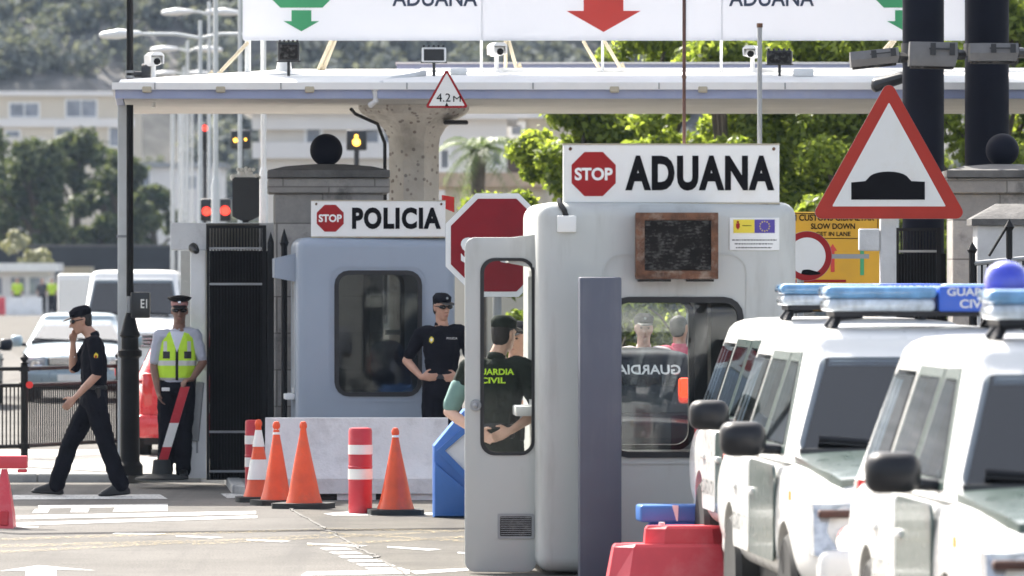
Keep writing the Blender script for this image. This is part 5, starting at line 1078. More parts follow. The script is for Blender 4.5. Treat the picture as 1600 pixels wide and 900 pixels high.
    for sd in (-1, 1):
        for a, e in P['wins']:
            ya = lambda u: max(a, yf(u)+P.get('ap', .14)); ye = lambda u: min(e, yr(u)-.12)
            q = [pt(.08, sd, ye(.08)), pt(.08, sd, ya(.08)), pt(.92, sd, ya(.92)), pt(.92, sd, ye(.92))]
            if sd > 0: q = [q[1], q[0], q[3], q[2]]
            hole(q)
            quad_panel('side_window', q, .045 if P.get('stripe') else .012, .045, .010, M['car_pane'], t, .009)
            if P.get('stripe') and a < 1.1: quad_frame(q, t)
        if sd > 0: cut(cab, cutters); finish(cab.data, 40)
        for a, e in P['doors']:
            x = sd*(W+.001); pr = rrect(a+.015, e-.015, zb+.14, belt-(.045 if P.get('stripe') else .13), .06)
            dd = MB().prism(pr, -.01, .006, Matrix.Translation((x, 0, 0)) @ Matrix.Rotation(R(90)*sd, 4, 'Z') @ Matrix.Diagonal((sd, -1 if False else 1, 1, 1))).build('door', M[P.get('door_paint', paint) if a < -.2 else paint], t)
            MB().box(x-.03, x+.03, e-.24, e-.08, belt-.24, belt-.2, .012, 2).build('handle', M[P.get('handle', 'trim')], dd)
            if P.get('stripe') and a < -.2: MB().box(x-.012*sd, x+.0085*sd, a+.03, e-.03, belt-.47, belt-.38).build('lettering_band', M['sign_white'], dd)
            if P.get('stripe') and a > -.2: text('GUARDIA CIVIL', -.4, .4, -.05, .05, -.007, M['car_green'], dd, bold=.02, M=Matrix.Translation((x, (a+e)/2, belt-.42)) @ Matrix.Rotation(R(90)*sd, 4, 'Z'))
        # mirror
        b = MB(); my, mz = P['mirror']; kk = P['mw']/.2
        b.loft([[(sd*(W+xx*kk), my+yy, mz+zz) for xx, zz in rrect(.02-e_, .25+e_, -.095-e_, .095+e_, .06, 4)] for yy, e_ in ((.05, -.012), (.035, 0), (-.05, -.004), (-.085, -.03), (-.1, -.07))]); mo = b.build('mirror', M[P.get('mirror_paint', 'trim')], t, 60)
        b = MB(); b.tube([(sd*(W-.06), my+.02, mz-.06), (sd*(W+.06), my, mz-.05)], .03, 8); b.build('arm', M['trim'], mo); MB().prism(rrect(W+.04, W+P['mw']+.03, mz-.075, mz+.075, .03), my+.051, my+.056, Matrix.Diagonal((sd, 1, 1, 1))).build('mirror_glass', M['mirror_face'], mo)
        # lights
        hx0, hx1, hz0, hz1 = P['hl']; y = f+.03
        k = MB(); k.loft([[(sd*hx0, f-.035, hz0), (sd*hx1, f+.03, hz0+.02), (sd*hx1, f+.3, hz0+.02), (sd*hx0, f+.3, hz0)], [(sd*hx0, f-.01, hz1), (sd*hx1, f+.09, hz1), (sd*hx1, f+.3, hz1), (sd*hx0, f+.3, hz1)]]); ho = k.build('headlight', M['lamp_glass'], t)
        zc = (hz0+hz1)/2-.02; xc = (hx0+hx1)/2
        b = MB(); b.lathe([(.0, 0), (.085, 0), (.095, .03), (.07, .035), (.0, .02)], 20, Matrix.Translation((sd*xc, f+.02, zc-.03)) @ Matrix.Rotation(R(90), 4, 'X') @ Matrix.Diagonal((.9, .9, .6, 1))); b.build('reflector', M['chrome'], ho)
        MB().box(sd*hx0, sd*(hx1-.02), f-.012, f+.06, hz1-.07, hz1-.03, .008, 1).build('indicator', M['rod_brown'] if P.get('amber') else M['lamp_glass'], ho)
        tz0, tz1 = P['tl']; tx, ty = P.get('tx', (.19, 0)); MB().box(sd*(W-tx), sd*(W-tx+.13), r-.1+ty, r+.012+ty, tz0, tz1, .025, 2).build('tail_light', M[P.get('tl_mat', 'lamp_red')], t)
    # front and rear
    MB().box(-W+.08, W-.08, f-.06, f+.16, zb+.02, zb+.26, .05, 3).build('front_bumper', M[P.get('bumper', paint)], t, 60); MB().box(-W+.06, W-.06, r-.16, r+.05, zb+.02, zb+.28, .05, 3).build('rear_bumper', M[P.get('bumper', paint)], t, 60)
    gx = P['hl'][0]-.04; b = MB(); b.box(-gx, gx, f-.03, f+.1, P['hl'][2]+.02, P['hl'][3]-.01, .02, 2); go = b.build('grille', M['trim'], t); b = MB()
    for k in range(4): z = P['hl'][2]+.05+k*(P['hl'][3]-P['hl'][2]-.08)/3; b.box(-gx+.03, gx-.03, f-.042, f-.028, z-.008, z+.008)
    b.build('grille_bars', M['chrome'], go)
    MB().box(-.26, .26, f-.072, f-.061, zb+.09, zb+.2, .003, 1).build('number_plate', M['sign_white'], t); MB().box(-.26, .26, r+.052, r+.062, zb+.3, zb+.41, .003, 1).build('number_plate', M['sign_white'], t)
    for q in (-.08, .62):
        a = cl(.1, 0)+Vector((q, 0, 0)); a2 = cl(.17, 0)+Vector((q-.6, 0, 0)); b = MB(); b.tube([a+n*.03, a2+n*.03], .02, 6); b.tube([a+n*.0-Vector((0, .05, .03)), a+n*.03], .02, 6); b.build('wiper', M['trim'], t)
    for sx in (-1, 1):
        for y in (fa, ra):
            Mw = Matrix.Translation((sx*(W-.11), y, wr)) @ Matrix.Rotation(R(90)*sx, 4, 'Y'); b = MB(); b.lathe([(wr*.62, -.1), (wr*.9, -.105), (wr, -.07), (wr, .07), (wr*.9, .105), (wr*.62, .1)], 32, Mw); wo = b.build('wheel', M['tyre'], t)
            b = MB(); b.lathe([(.0, .05), (wr*.16, .06), (wr*.18, .03), (wr*.5, .03), (wr*.6, .085), (wr*.63, .09), (wr*.63, -.05), (.0, -.05)], 32, Mw)
            for k in range(6): b.box(wr*.15, wr*.58, -.03, .03, .03, .062, .008, 1, Mw @ Matrix.Rotation(k*math.pi/3, 4, 'Z'))
            b.build('rim', M['rim'], wo)
    b = MB(); b.box(-W+.14, W-.14, f+.3, r-.3, zb-.06, zb+.12); b.build('underbody', M['rubber'], t)
    return lv
M['brake_lit'] = lamp_mat('lit brake lamp', (1, .06, .015), 1.0)
SUV = dict(L=4.72, W=.92, belt=1.13, hood=1.03, zb=.42, roof=1.83, rw=.665, cowl=-1.12, wsb=-1.12, wst=-.36, rt=2.1, rb=2.27, fa=-1.42, ra=1.42, wr=.37, wins=[(-1.0, .2), (.28, 1.12), (1.2, 2.1)], doors=[(-1.02, .22), (.24, 1.1)],
           door_paint='car_green', handle='car_white', stripe=True, mirror=(-.76, 1.22), mw=.22, hl=(.48, .86, .63, .92), tl=(.75, 1.1), amber=True, ap=.17)
def patrol(label, x, y, rz):
    t = thing('patrol_car', label, 'patrol car', (x, y, 0), rz, 'white and green patrol cars in the queue'); lv = vehicle(t, SUV, 'car_white')
    # green bonnet panel
    W_, f_, c_ = .92, -2.36, -1.12; rg = []
    for y in (f_+.2, f_+.34, f_+.6, -1.6, -1.4, c_+.0):
        k = 1-.16*max(0, 1-(y-f_)/.6)**2; wt = W_*k*(.8+.1*min(1, (y-f_)/1.2)); zt = 1.03+.1*(y-f_)/(c_-f_)-.02*(y < f_+.3)
        rg.append([(x*wt, y, zt+.044-.03*abs(x)**2.5) for x in (-1, -.8, -.5, -.2, .2, .5, .8, 1)])
    b = MB(); tb = bmesh.new(); V_ = [[tb.verts.new(p) for p in r_] for r_ in rg]
    for a_, e_ in zip(V_, V_[1:]):
        for k in range(7): tb.faces.new((a_[k], a_[k+1], e_[k+1], e_[k]))
    r_ = bmesh.ops.extrude_face_region(tb, geom=tb.faces[:]); bmesh.ops.translate(tb, vec=(0, 0, -.05), verts=[v for v in r_['geom'] if isinstance(v, bmesh.types.BMVert)]); b.add(tb); b.build('bonnet', M['car_green'], t, 40)
    # roof rails and light bar
    a = -.1; b = MB()
    for q in (-.38, .5): b.tube([(q-.12, a-.02, 1.82), (q-.08, a, 1.885), (q+.05, a, 1.9)], .028, 8); b.tube([(q-.12, a+.2, 1.82), (q-.08, a+.18, 1.885), (q+.05, a+.18, 1.9)], .028, 8)
    b.box(-.5, .74, a-.1, a+.26, 1.885, 1.914); lb = b.build('light_bar', M['trim'], t)
    for x0, x1 in ((-.55, .08), (.5, .8)):
        MB().box(x0, x1, a-.125, a+.28, 1.985, 2.055, .032, 3).build('lens', M['beacon_blue'], lb, 60); MB().box(x0+.012, x1-.01, a-.12, a+.275, 1.912, 1.984, .03, 3).build('lower_lens', M['beacon_clear'], lb, 60)
    o = MB().box(.085, .495, a-.13, a+.28, 1.912, 2.055, .012, 2).build('sign_panel', M['sign_blue'], lb)
    text('GUARDIA', .13, .45, 2.0, 2.045, a-.131, M['white'], lb, bold=.02); text('CIVIL', .2, .38, 1.932, 1.98, a-.131, M['white'], lb, bold=.02)
    b = MB(); b.lathe([(.1, 2.02), (.105, 2.1), (.09, 2.15), (.05, 2.18), (.001, 2.19)], 20, Matrix.Translation((-.42, a+.2, 0))); b.build('dome_beacon', M['beacon_deep'], lb, 60) if 'nearest' in label else b.bm.free()
    # number badge on the wing
    for sd in (-1, 1): MB().box(sd*.926, sd*.915, -1.75, -1.7, .92, .97).build('marker_lamp', M['lit_amber_dull'], t)
    return t
M['lit_amber_dull'] = mat('amber marker', (.7, .35, .02), .3)
patrol('farthest white patrol car, its nose beside the customs booth', 2.27, 41.62, R(4)); patrol('middle white patrol car with a clear light bar and blue GUARDIA CIVIL panel', 2.275, 35.82, R(4)); patrol('nearest white patrol car, with a round blue dome on its light bar', 2.75, 30.02, R(4))
HATCH = dict(rr=.13, tx=(.25, -.02), L=4.2, W=.86, belt=.95, hood=.78, zb=.26, roof=1.44, rw=.62, cowl=-1.0, wsb=-1.05, wst=-.15, rt=1.55, rb=2.0, fa=-1.3, ra=1.28, wr=.31, wins=[(-.8, .2), (.28, 1.2)], doors=[(-.8, .24), (.26, 1.1)], handle='trim', mirror=(-.7, .98), mw=.17, mirror_paint='car_silver', hl=(.46, .8, .58, .74), tl=(.7, .98))
t = thing('hatchback', 'pale silver hatchback facing the gate behind the railing', 'car', (px(122, 105), 105, 0), R(2)); vehicle(t, HATCH, 'car_silver')
t = thing('hatchback', 'bright red hatchback seen from behind, beside the hi-vis officer', 'car', (px(312, 71.0)+.0, 73.0, 0), R(180+3)); vehicle(t, dict(HATCH, mirror_paint='car_red', tl=(.62, 1.0), rt=1.7, rb=2.06), 'car_red')
t = thing('hatchback', 'dark navy car standing in for a reflection in the customs booth window', 'car', (px(1010, 53.5), 53.5, 0), R(183)); vehicle(t, dict(HATCH, mirror_paint='car_dark', roof=1.5, rt=1.6, tl=(1.1, 1.27), tx=(.38, -.26), tl_mat='brake_lit'), 'car_dark')  # added behind the booth to imitate a car reflected in its pane
VAN = dict(L=4.9, W=.92, belt=1.28, hood=1.08, zb=.28, roof=2.14, rw=.78, cowl=-1.5, wsb=-1.62, wst=-.75, rt=2.35, rb=2.4, fa=-1.55, ra=1.5, wr=.33, wins=[(-1.3, -.35)], doors=[(-1.3, -.35), (-.3, .9)], mirror=(-1.2, 1.3), mw=.2, hl=(.5, .84, .75, 1.02), tl=(.8, 1.3))
t = thing('van', 'white van with a wide windscreen behind the silver hatchback', 'van', (px(199, 113), 115.4, 0), R(1.5)); vehicle(t, VAN, 'car_white')
t = thing('box_truck', 'white box bodied vehicle with a plain square back, left of the white van', 'truck', (px(140, 126), 126, 0), R(-1))
MB().box(-.64, .64, 0, 3.2, .62, pz(428, 126), .05, 3).build('cargo_box', M['car_white'], t, 50); b = MB(); b.box(-.6, .6, 3.22, 4.7, .5, 1.5, .15, 3); b.box(-.55, .55, 3.22, 4.2, 1.45, 1.95, .12, 3); b.build('cab', M['car_white'], t, 50)
for sd in (-1, 1):
    MB().box(sd*.02, sd*.6, -.02, -.001, .7, pz(436, 126), .01, 1).build('rear_door', M['car_white'], t); MB().box(sd*.42, sd*.6, -.03, -.001, .5, .6).build('tail_light', M['lamp_red'], t)
    for y in (.7, 3.9): MB().cyl((sd*.42, y, .32), (sd*.62, y, .32), .32, n=24).build('wheel', M['tyre'], t)
MB().box(-.6, .6, .0, 4.5, .4, .6).build('chassis', M['rubber'], t)
t = thing('hatchback', 'black car cut off by the far left edge behind the railing', 'car', (px(-104, 98), 100, 0), R(3)); vehicle(t, dict(HATCH, mirror_paint='car_dark'), 'car_dark')
t = thing('van', 'white van with a red side panel standing in for a reflection at the right of the booth window', 'van', (2.52, 60.6, 0), R(182)); vehicle(t, dict(VAN, roof=2.05), 'car_white');  # added to imitate a van reflected in the booth pane
t = [o for o in bpy.data.objects if o.get('label', '').startswith('dark navy car')][0]
t.location = (px(945, 53.5), 53.6, 0)
Mt = Matrix.Translation((0, 2.06-.46*.74+.03, .92+.56*.74)) @ Matrix.Rotation(R(39), 4, 'X') @ Matrix.Rotation(R(180), 4, 'Z')
text('GUARDIA', -.02, .5, -.05, .05, 0, M['white'], t, bold=.02, flip=True, M=Mt)  # mirrored lettering belongs to the imitated reflection

# ================================================================ people
def frame(f, up=(0, 0, 1)):
    f = Vector(f).normalized(); up = Vector(up); r = f.cross(up).normalized(); u = r.cross(f).normalized()
    return f, u, r, Matrix((r, f, u)).transposed()
def hand(b, w, d, n, side, curl=.5, k=1.0):
    """palm and five fingers: w wrist, d pointing along the hand, n out of the palm, side the thumb direction"""
    d, n = Vector(d).normalized(), Vector(n).normalized(); s = d.cross(n).normalized()
    if s.dot(Vector(side)) < 0: s = -s
    n = s.cross(d) if s.cross(d).dot(n) > 0 else d.cross(s)
    w = Vector(w); b.hull([(w, .026*k), (w+d*.05*k+s*.024*k, (.02*k,)*3), (w+d*.085*k+s*.03*k, .014*k), (w+d*.085*k-s*.03*k, .013*k), (w+d*.05*k-s*.02*k, .018*k)], 1)
    for i, (o, L, r) in enumerate(((.031, .072, .0105), (.0105, .08, .011), (-.0105, .075, .0105), (-.031, .058, .0095))):
        p = w+d*.085*k+s*o*k; a = curl*.7; d1 = (d*math.cos(a)+n*math.sin(a)); d2 = d*math.cos(a*2.2)+n*math.sin(a*2.2); m = p+d1*L*.5*k; e = m+d2*L*.5*k
        b.hull([(p, r*k), (m, r*.95*k)], 1); b.hull([(m, r*.95*k), (e, r*.78*k)], 1)
    p = w+d*.03*k+s*.028*k; m = p+(d*.6+s*.75+n*.25).normalized()*.045*k; e = m+(d*.9+s*.25+n*.35).normalized()*.035*k
    b.hull([(p, .0155*k), (m, .012*k)], 1); b.hull([(m, .012*k), (e, .0095*k)], 1)
def person(label, loc, J, f, hf, skin='skin', shirt='navy_cloth', trousers='navy_cloth', cap='police', glasses=True, voxel=.0085, hands=None, belt=True, sleeve=.8, rz=0, group=None, shoes='leather', hair='hair', skirt=False, bulk=1.0, hup=(0, 0, 1)):
    t = thing('person', label, 'person', loc, rz, group); J = {k: Vector(v) for k, v in J.items()}
    f, u, r, T = frame(f); F_, U, R_, Th = frame(hf, hup); H_ = J['head']
    P = lambda a, b_, c: H_+R_*a+F_*b_+U*c
    sh = (J['shL']+J['shR'])/2; hp = (J['hipL']+J['hipR'])/2; ax = (sh-hp); tu = ax.normalized()
    b = MB()
    # head: skull, jaw, nose, ears, brow
    b.hull([(P(0, -.01, .035), (.076, .096, .082), Th), (P(0, .01, -.02), (.066, .078, .07), Th)])
    b.hull([(P(0, .02, -.03), (.06, .066, .05), Th), (P(0, .055, -.095), (.03, .024, .02), Th), (P(-.04, .0, -.075), .018), (P(.04, .0, -.075), .018)])
    b.hull([(P(0, .092, .012), .009), (P(0, .116, -.03), (.013, .012, .009), Th), (P(0, .09, -.036), (.019, .012, .008), Th)], 1)
    b.hull([(P(0, .082, -.063), (.026, .012, .008), Th)], 1); b.hull([(P(-.04, .082, .03), .011), (P(.04, .082, .03), .011)], 1)
    for sd in (-1, 1): b.hull([(P(sd*.078, -.012, .015), (.01, .02, .022), Th), (P(sd*.076, -.004, -.025), (.008, .012, .012), Th)], 1)
    b.hull([(J['neck'], .062), (P(0, -.02, -.06), .056)])
    # trunk
    b.hull([(sh-tu*.03, (.16*bulk, .085*bulk, .08), T), (sh-tu*.2, (.145*bulk, .1*bulk, .1), T), (J['neck']-tu*.03, .055)])
    b.hull([(sh-tu*.2, (.145*bulk, .1*bulk, .1), T), (hp+tu*.12, (.125*bulk, .092*bulk, .1), T)]); b.hull([(hp+tu*.12, (.125*bulk, .092*bulk, .1), T), (hp-tu*.02, (.145*bulk, .105*bulk, .1), T)])
    for s in 'LR':
        b.hull([(sh+(J['sh'+s]-sh)*.6, .062), (J['sh'+s], .054)]); b.hull([(J['sh'+s], .053), (J['el'+s], .04)]); b.hull([(J['el'+s], .042), (J['wr'+s]*.35+J['el'+s]*.65, .042), (J['wr'+s], .027)])
        d = J['wr'+s]-J['el'+s]
        hd = (hands or {}).get(s, (d, f.cross(Vector((0, 0, 1)))*(1 if s == 'L' else -1), f, .35)); hand(b, J['wr'+s], *hd)
        b.hull([(J['hip'+s], .085), (J['kn'+s], .054)]); b.hull([(J['kn'+s], .056), (J['kn'+s].lerp(J['an'+s], .35), .055), (J['an'+s], .036)]); b.hull([(J['an'+s], .034), (J['an'+s].lerp(J['to'+s], .6)+Vector((0, 0, .012)), .014)])
    organic(b, 'body', M[skin], t, voxel, 3, .5)
    # shirt
    b = MB(); hem = hp+tu*.06
    b.hull([(sh-tu*.015, (.178*bulk, .098*bulk, .075), T), (sh-tu*.16, (.18*bulk, .125*bulk, .1), T), (sh+tu*.03, (.1, .07, .045), T)])
    b.hull([(sh-tu*.16, (.18*bulk, .125*bulk, .1), T), (hp+tu*.15, (.158*bulk, .118*bulk, .08), T)]); b.hull([(hp+tu*.15, (.158*bulk, .118*bulk, .08), T), (hem, (.163*bulk, .125*bulk, .045), T)])
    for s in 'LR':
        e = J['sh'+s].lerp(J['el'+s], sleeve); b.hull([(sh+(J['sh'+s]-sh)*.6, .08), (J['sh'+s], .069)]); b.hull([(J['sh'+s], .069), (J['sh'+s].lerp(e, .5), .066), (e, .058)])
    o = organic(b, 'shirt', M[shirt], t, voxel, 3, .5, .009 if voxel < .01 else 0)
    b = MB(); b.hull([(J['neck']-U*.02-F_*.01, (.07, .07, .028), Th), (J['neck']+U*.012-F_*.012, (.066, .064, .022), Th)]); b.build('collar', M[shirt], o, 60)
    # trousers
    b = MB(); b.hull([(hp+tu*.09, (.16*bulk, .12*bulk, .02), T), (hp-tu*.04, (.172*bulk, .132*bulk, .09), T)])
    for s in 'LR':
        kn, an, hi = J['kn'+s], J['an'+s], J['hip'+s]; b.hull([(hi, .108), (hi.lerp(kn, .5), .1), (kn, .086)]); b.hull([(kn, .086), (kn.lerp(an, .4), .084), (an+(an-kn).normalized()*.02, .078)])
        b.hull([(kn+f*.015, .06), (kn.lerp(an, .2)+f*.01, .06)]); q = kn.lerp(an, .82); b.hull([(q+f*.012, .078), (an, .081)])
    organic(b, 'trousers', M[trousers], t, voxel*1.1, 3, .5, .0075 if voxel < .01 else 0)
    for s in 'LR':
        a, o_ = J['an'+s], J['to'+s]; g = (o_-a); g.z = 0; g.normalize(); dz = (o_-a).z; heel = a-g*.045; heel.z = o_.z+.012 if dz < 0 else a.z-.07
        if 'he'+s in J: heel = J['he'+s]
        b = MB(); b.hull([(heel, (.04, .04, .035)), (o_-g*.02, (.042, .042, .03)), (a+Vector((0, 0, -.01)), .042)]); b.hull([(heel-Vector((0, 0, .018)), (.044, .044, .02)), (o_-Vector((0, 0, .012)), (.045, .045, .02))]); b.build('shoe', M[shoes], t, 60)
    if belt:
        b = MB(); b.hull([(hp+tu*.085, (.167*bulk, .128*bulk, .02), T), (hp+tu*.115, (.164*bulk, .124*bulk, .02), T)]); bo = b.build('belt', M['leather'], t, 40)
        b = MB()
        for q, z in ((-.16, .06), (.165, .05), (.1, .07)): c = hp+r*q*bulk+tu*z-f*(.04 if abs(q) > .12 else .1); b.hull([(c+tu*.035, (.03, .03, .01), T), (c-tu*.05, (.026, .028, .01), T)], 1)
        b.build('pouch', M['leather'], bo, 40)
    # hair, cap, glasses
    b = MB(); b.hull([(P(0, -.025, .045), (.08, .09, .078), Th), (P(0, -.05, -.03), (.066, .05, .05), Th)]); b.build('hair', M[hair], t, 60)
    if cap == 'police':
        b = MB(); b.hull([(P(0, -.008, .058), (.086, .106, .02), Th), (P(0, -.008, .105), (.09, .108, .022), Th), (P(0, -.02, .135), (.06, .075, .012), Th)]); co_ = b.build('cap', M[shirt if shirt in ('navy_cloth', 'green_cloth') else 'navy_cloth'], t, 60)
        b = MB(); b.hull([(P(0, .08, .056), (.074, .02, .007), Th), (P(0, .155, .038), (.05, .016, .005), Th), (P(0, .12, .05), (.068, .02, .007), Th)]); b.build('visor', M['leather'], co_, 60)
        b = MB(); b.hull([(P(0, .098, .098), (.014, .006, .014), Th)], 1); b.build('badge', M['steel'], co_)
    if cap == 'peaked':
        b = MB(); b.hull([(P(0, -.005, .06), (.087, .105, .022), Th), (P(0, -.005, .09), (.09, .108, .02), Th)]); co_ = b.build('cap_band', M['pink_band'], t, 60)
        b = MB(); b.hull([(P(0, -.0, .112), (.105, .122, .018), Th), (P(0, .0, .135), (.125, .14, .014), Th), (P(0, .03, .142), (.08, .09, .02), Th)]); b.build('cap_crown', M['ink'], co_, 60)
        b = MB(); b.hull([(P(0, .09, .06), (.075, .02, .008), Th), (P(0, .135, .038), (.05, .014, .006), Th)]); b.build('visor', M['leather'], co_, 60)
        b = MB(); b.hull([(P(0, .108, .095), (.018, .008, .02), Th)], 1); b.build('badge', M['chrome'], co_)
    if glasses:
        b = MB()
        for sd in (-1, 1): b.hull([(P(sd*.034, .094, .014), (.031, .008, .019), Th), (P(sd*.062, .078, .016), (.012, .01, .016), Th)], 2); b.hull([(P(sd*.074, .07, .018), .006), (P(sd*.083, -.01, .02), .004)], 1)
        b.hull([(P(-.02, .1, .02), .006), (P(.02, .1, .02), .006)], 1); b.build('sunglasses', M['lens_black'], t, 60)
    else:
        b = MB()
        for sd in (-1, 1): b.hull([(P(sd*.032, .083, .014), (.014, .008, .007), Th)], 1)
        b.build('eyes', M['lens_black'], t, 60)
    b = MB(); b.hull([(P(0, .0925, -.066), (.022, .006, .0045), Th)], 1); b.build('mouth', M['mouth'], t, 60)
    return t
M['pink_band'] = mat('cap band', (.45, .22, .2), .7, var=.1); M['mouth'] = mat('lips', (.3, .1, .085), .5)
# --- walking officer
wk = person('officer in black uniform and cap striding left with a hand to his face', (px(125, 60.6), 60.6, 0), dict(head=(.01, 0, 1.655), neck=(.105, 0, 1.53), shL=(.15, -.18, 1.45), shR=(.1, .17, 1.455), elL=(.185, -.24, 1.16), wrL=(-.03, -.25, .935),
    elR=(-.075, .15, 1.2), wrR=(-.07, .06, 1.45), hipL=(.14, -.085, .93), hipR=(.13, .085, .93), knR=(-.1, .1, .5), anR=(-.225, .1, .12), toR=(-.43, .1, .055), heR=(-.2, .1, .045), knL=(.25, -.1, .5), anL=(.39, -.1, .125), toL=(.22, -.1, .03), heL=(.445, -.1, .055)),
    (-1, -.05, 0), (-1, -.25, -.22), hands=dict(L=((-.75, -.0, -.75), (0, 1, 0), (-.6, -.2, .5), .5), R=((.15, -.1, 1), (.7, -.7, 0), (-1, 0, 0), .45)), sleeve=.92, bulk=1.02)
o = MB().hull([((.168, -.262, 1.33), (.024, .01, .034))], 1).build('sleeve_patch', M['yellow'], wk); b = MB(); b.hull([((.168, -.272, 1.325), (.012, .006, .017))], 1); b.build('crest', M['red'], o)
MB().hull([((-.045, -.09, 1.32), (.006, .03, .008))], 1).build('name_tape', M['sign_white'], wk)
# --- hi-vis officer
def vest_mat():
    m, nt, out = nodes('hi vis vest'); p = N(nt, 'ShaderNodeBsdfPrincipled', Roughness=.75); nt.links.new(p.outputs[0], out.inputs[0]); tc = nt.nodes.new('ShaderNodeTexCoord'); sx = nt.nodes.new('ShaderNodeSeparateXYZ'); nt.links.new(tc.outputs['Object'], sx.inputs[0]); x, y, z = sx.outputs
    x = math_(nt, 'SUBTRACT', x, .035); ab = math_(nt, 'ABSOLUTE', x)
    band = lambda v, a, b_: math_(nt, 'MULTIPLY', math_(nt, 'GREATER_THAN', v, a), math_(nt, 'LESS_THAN', v, b_))
    ref = math_(nt, 'MAXIMUM', math_(nt, 'MAXIMUM', band(z, 1.12, 1.17), band(z, .955, 1.0)), math_(nt, 'MULTIPLY', band(ab, .1, .135), band(z, 1.2, 1.36)))
    c = mix(nt, (.52, .78, .04), (.6, .6, .56), ref)
    pat = math_(nt, 'MULTIPLY', band(ab, .07, .14), band(z, 1.19, 1.26)); c = mix(nt, c, (.03, .03, .035), math_(nt, 'MULTIPLY', pat, math_(nt, 'LESS_THAN', y, 0)))
    zipm = math_(nt, 'MULTIPLY', math_(nt, 'LESS_THAN', ab, .014), math_(nt, 'LESS_THAN', y, 0)); c = mix(nt, c, (.01, .01, .01), zipm)
    sh = math_(nt, 'MULTIPLY', math_(nt, 'GREATER_THAN', z, 1.43), math_(nt, 'GREATER_THAN', ab, .12)); c = mix(nt, c, (.015, .015, .016), sh)
    v = math_(nt, 'MULTIPLY', math_(nt, 'LESS_THAN', ab, math_(nt, 'MULTIPLY_ADD', z, .34, -.425)), math_(nt, 'LESS_THAN', y, .03)); c = mix(nt, c, (.66, .67, .74), v); nt.links.new(c, p.inputs['Base Color'])
    b = N(nt, 'ShaderNodeBump', Strength=.4, Distance=.02); nt.links.new(noise_(nt, tc.outputs['Object'], 9, 4), b.inputs['Height']); nt.links.new(b.outputs[0], p.inputs['Normal']); return m
hv = person('border officer in a lime hi-vis vest and black peaked cap by the gate', (px(272, 63.1), 63.1, .08), dict(head=(.055, -.02, 1.655), neck=(.05, 0, 1.5), shL=(.2, 0, 1.42), shR=(-.145, 0, 1.405), elL=(.285, -.02, 1.15), wrL=(.19, -.24, .99), elR=(-.2, 0, 1.12), wrR=(-.155, -.07, .87),
    hipL=(.11, 0, .9), hipR=(-.055, 0, .9), knL=(.1, -.02, .48), anL=(.09, .02, .1), toL=(.11, -.16, .03), knR=(-.075, -.02, .48), anR=(-.085, .02, .1), toR=(-.11, -.15, .03)), (-.12, -1, 0), (.05, -1, -.08), skin='skin_dark', shirt='shirt_white', cap='peaked',
    hands=dict(L=((-.6, -.5, -.15), (0, 0, -1), (-.4, .6, 0), .9), R=((.25, -.1, -1), (1, 0, 0), (0, -1, 0), .5)), sleeve=.8)
b = MB(); c = Vector((.027, 0, 1.42)); f_, u_, r_, T_ = frame((-.12, -1, 0))
b.hull([(c-Vector((0, 0, .01)), (.185, .105, .065), T_), (c-Vector((0, 0, .2)), (.2, .14, .1), T_)]); b.hull([(c-Vector((0, 0, .2)), (.2, .14, .1), T_), ((.027, 0, 1.0), (.195, .145, .05), T_)]); organic(b, 'vest', vest_mat(), hv, .009, 3, .5, .007)
MB().box(-.115, -.035, -.152, -.135, .87, .905, .004, 1).build('id_tag', M['sign_white'], hv)
# --- officer with hand on hip
lo = person('officer in black cap and sunglasses, hand on hip, against the police booth', (px(690, 60.75), 60.75, .08), dict(head=(.005, 0, 1.70), neck=(.005, .02, 1.545), shL=(.19, 0, 1.475), shR=(-.19, 0, 1.46), elR=(-.335, .03, 1.2), wrR=(-.19, -.1, 1.045), elL=(.3, .03, 1.2), wrL=(.165, -.1, 1.05),
    hipL=(.09, 0, .95), hipR=(-.085, 0, .95), knL=(.1, -.02, .5), anL=(.1, .02, .1), toL=(.14, -.15, .03), knR=(-.1, -.02, .5), anR=(-.11, .02, .1), toR=(-.15, -.15, .03)), (.1, -1, 0), (.55, -1, -.06),
    hands=dict(R=((.85, -.2, .0), (0, 1, .2), (0, .2, 1), .35), L=((-.85, -.2, -.1), (0, 1, .2), (0, .2, 1), .35)), sleeve=.8, skin='skin')
MB().hull([((-.095, -.135, 1.4), (.026, .008, .034))], 1).build('chest_badge', M['yellow'], lo); MB().hull([((-.095, -.144, 1.4), (.014, .005, .018))], 1).build('badge_centre', M['sign_white'], lo); text('POLICIA', .05, .15, 1.405, 1.425, -.137, M['sign_white'], lo, name='chest_lettering')
# --- civil guard seen from behind through the open door
gc = person('civil guard in dark green seen from behind through the open booth door', (px(777, 45.75), 45.75, 0), dict(head=(.05, .03, 1.675), neck=(.0, .02, 1.53), shL=(-.205, 0, 1.45), shR=(.2, 0, 1.45), elL=(-.345, -.03, 1.13), wrL=(-.15, -.18, .99), elR=(.29, -.05, 1.13), wrR=(.1, -.2, 1.0),
    hipL=(-.09, 0, .93), hipR=(.09, 0, .93), knL=(-.1, 0, .5), anL=(-.1, -.02, .1), toL=(-.13, .16, .03), knR=(.1, 0, .5), anR=(.1, -.02, .1), toR=(.13, .16, .03)), (.05, 1, 0), (.75, 1, -.05), shirt='green_cloth', trousers='green_cloth', glasses=False, skin='skin_pale',
    hands=dict(L=((.8, -.1, -.4), (0, -1, 0), (0, 0, 1), .5), R=((-.85, -.05, -.35), (0, -1, 0), (0, 0, 1), .5)), sleeve=.82, bulk=1.06)
b = MB()
for q in (.05,): e0, e1 = Vector((-.205, 0, 1.45)), Vector((-.345, -.03, 1.13)); b.hull([(e0.lerp(e1, .45), .072), (e0.lerp(e1, .85), .066)])
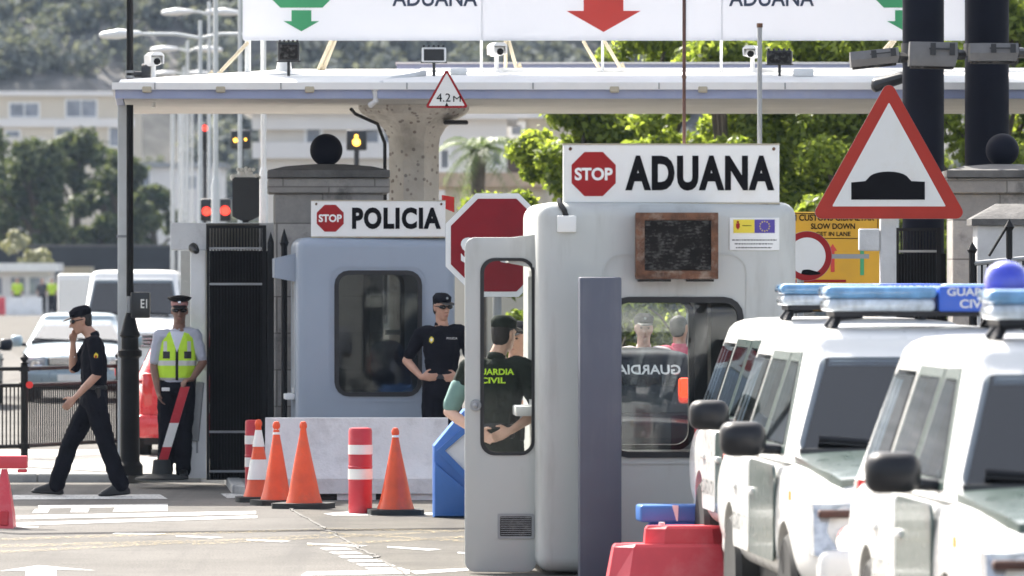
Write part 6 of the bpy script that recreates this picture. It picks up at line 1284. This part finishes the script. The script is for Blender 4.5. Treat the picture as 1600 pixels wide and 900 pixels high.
b.build('sunlit_sleeve', M['sunlit_cloth'], gc, 60)  # paler shell paints sunlight onto this one dark green sleeve
MB().hull([((-.32, -.02, 1.2), (.064, .064, .02))]).build('sleeve_cuff', M['green_cloth'], gc, 60)
text('GUARDIA', -.17, .12, 1.395, 1.44, -.128, M['lime'], gc, name='back_lettering', bold=.03); text('CIVIL', -.12, .06, 1.335, 1.378, -.139, M['lime'], gc, name='back_lettering', bold=.03)
# --- others
stand = lambda a=0: dict(head=(0, 0, 1.62), neck=(0, .02, 1.47), shL=(.19, 0, 1.4), shR=(-.19, 0, 1.4), elL=(.25, .02, 1.12), wrL=(.2, -.12, .92), elR=(-.25, .02, 1.12), wrR=(-.2, -.12, .92), hipL=(.09, 0, .88), hipR=(-.09, 0, .88), knL=(.1, -.02, .48), anL=(.1, .02, .1), toL=(.12, -.15, .03), knR=(-.1, -.02, .48), anR=(-.1, .02, .1), toR=(-.12, -.15, .03))
person('officer in pale shirt and dark cap facing the civil guard through the door glass', (px(806, 47.6), 47.6, 0), dict(stand(), elL=(.24, -.1, 1.15), wrL=(.02, -.22, 1.15), elR=(-.24, -.1, 1.15), wrR=(.0, -.24, 1.12)), (0, -1, 0), (-.3, -1, 0), shirt='shirt_white', glasses=False, voxel=.011)
person('woman in a white top and dark hat seen through the left of the booth window', (px(1005, 60), 60, 0), dict(stand(), elL=(.22, -.12, 1.15), wrL=(.08, -.25, 1.2)), (0, -1, 0), (0, -1, 0), shirt='print_top', trousers='tan', cap='police', belt=False, glasses=False, voxel=.012) if False else None
M['print_top'] = mat('flowered top', (.72, .62, .64), .8, var=.3, scale=18)
person('visitor in a pale flowered top and dark hat, standing in for a reflection in the customs booth window', (px(1006, 56.2), 56.2, 0), dict(stand(), elL=(.22, -.12, 1.15), wrL=(.08, -.25, 1.2)), (0, -1, 0), (.1, -1, 0), shirt='print_top', trousers='tan', cap='police', belt=False, glasses=False, voxel=.012, skin='skin_pale')  # added behind the booth to imitate a person reflected in its window
person('visitor in a pink shirt walking away, standing in for a reflection in the customs booth window', (px(1062, 56.8), 56.8, 0), stand(), (.5, 1, 0), (.5, 1, 0), shirt='pink_cloth', trousers='tan', cap=None, belt=False, glasses=False, voxel=.012)  # second added figure imitating a window reflection
fv = mat('far hi vis', (.45, .65, .05), .8)
M['far_vis'] = fv; M['far_dark'] = mat('far dark shirt', (.05, .05, .06), .8)
for x, sh_, lb in ((27, 'far_vis', 'distant person in a hi-vis vest standing at the kiosk'), (66, 'far_dark', 'distant person in dark clothes right of the kiosk'), (81, 'far_vis', 'distant person in yellow beside the white van')):
    person(lb, (px(x, 305), 305, 0), stand(), (0, -1, 0), (0, -1, 0), shirt=sh_, cap=None, belt=False, glasses=False, voxel=.03, group='people at the far kiosk')
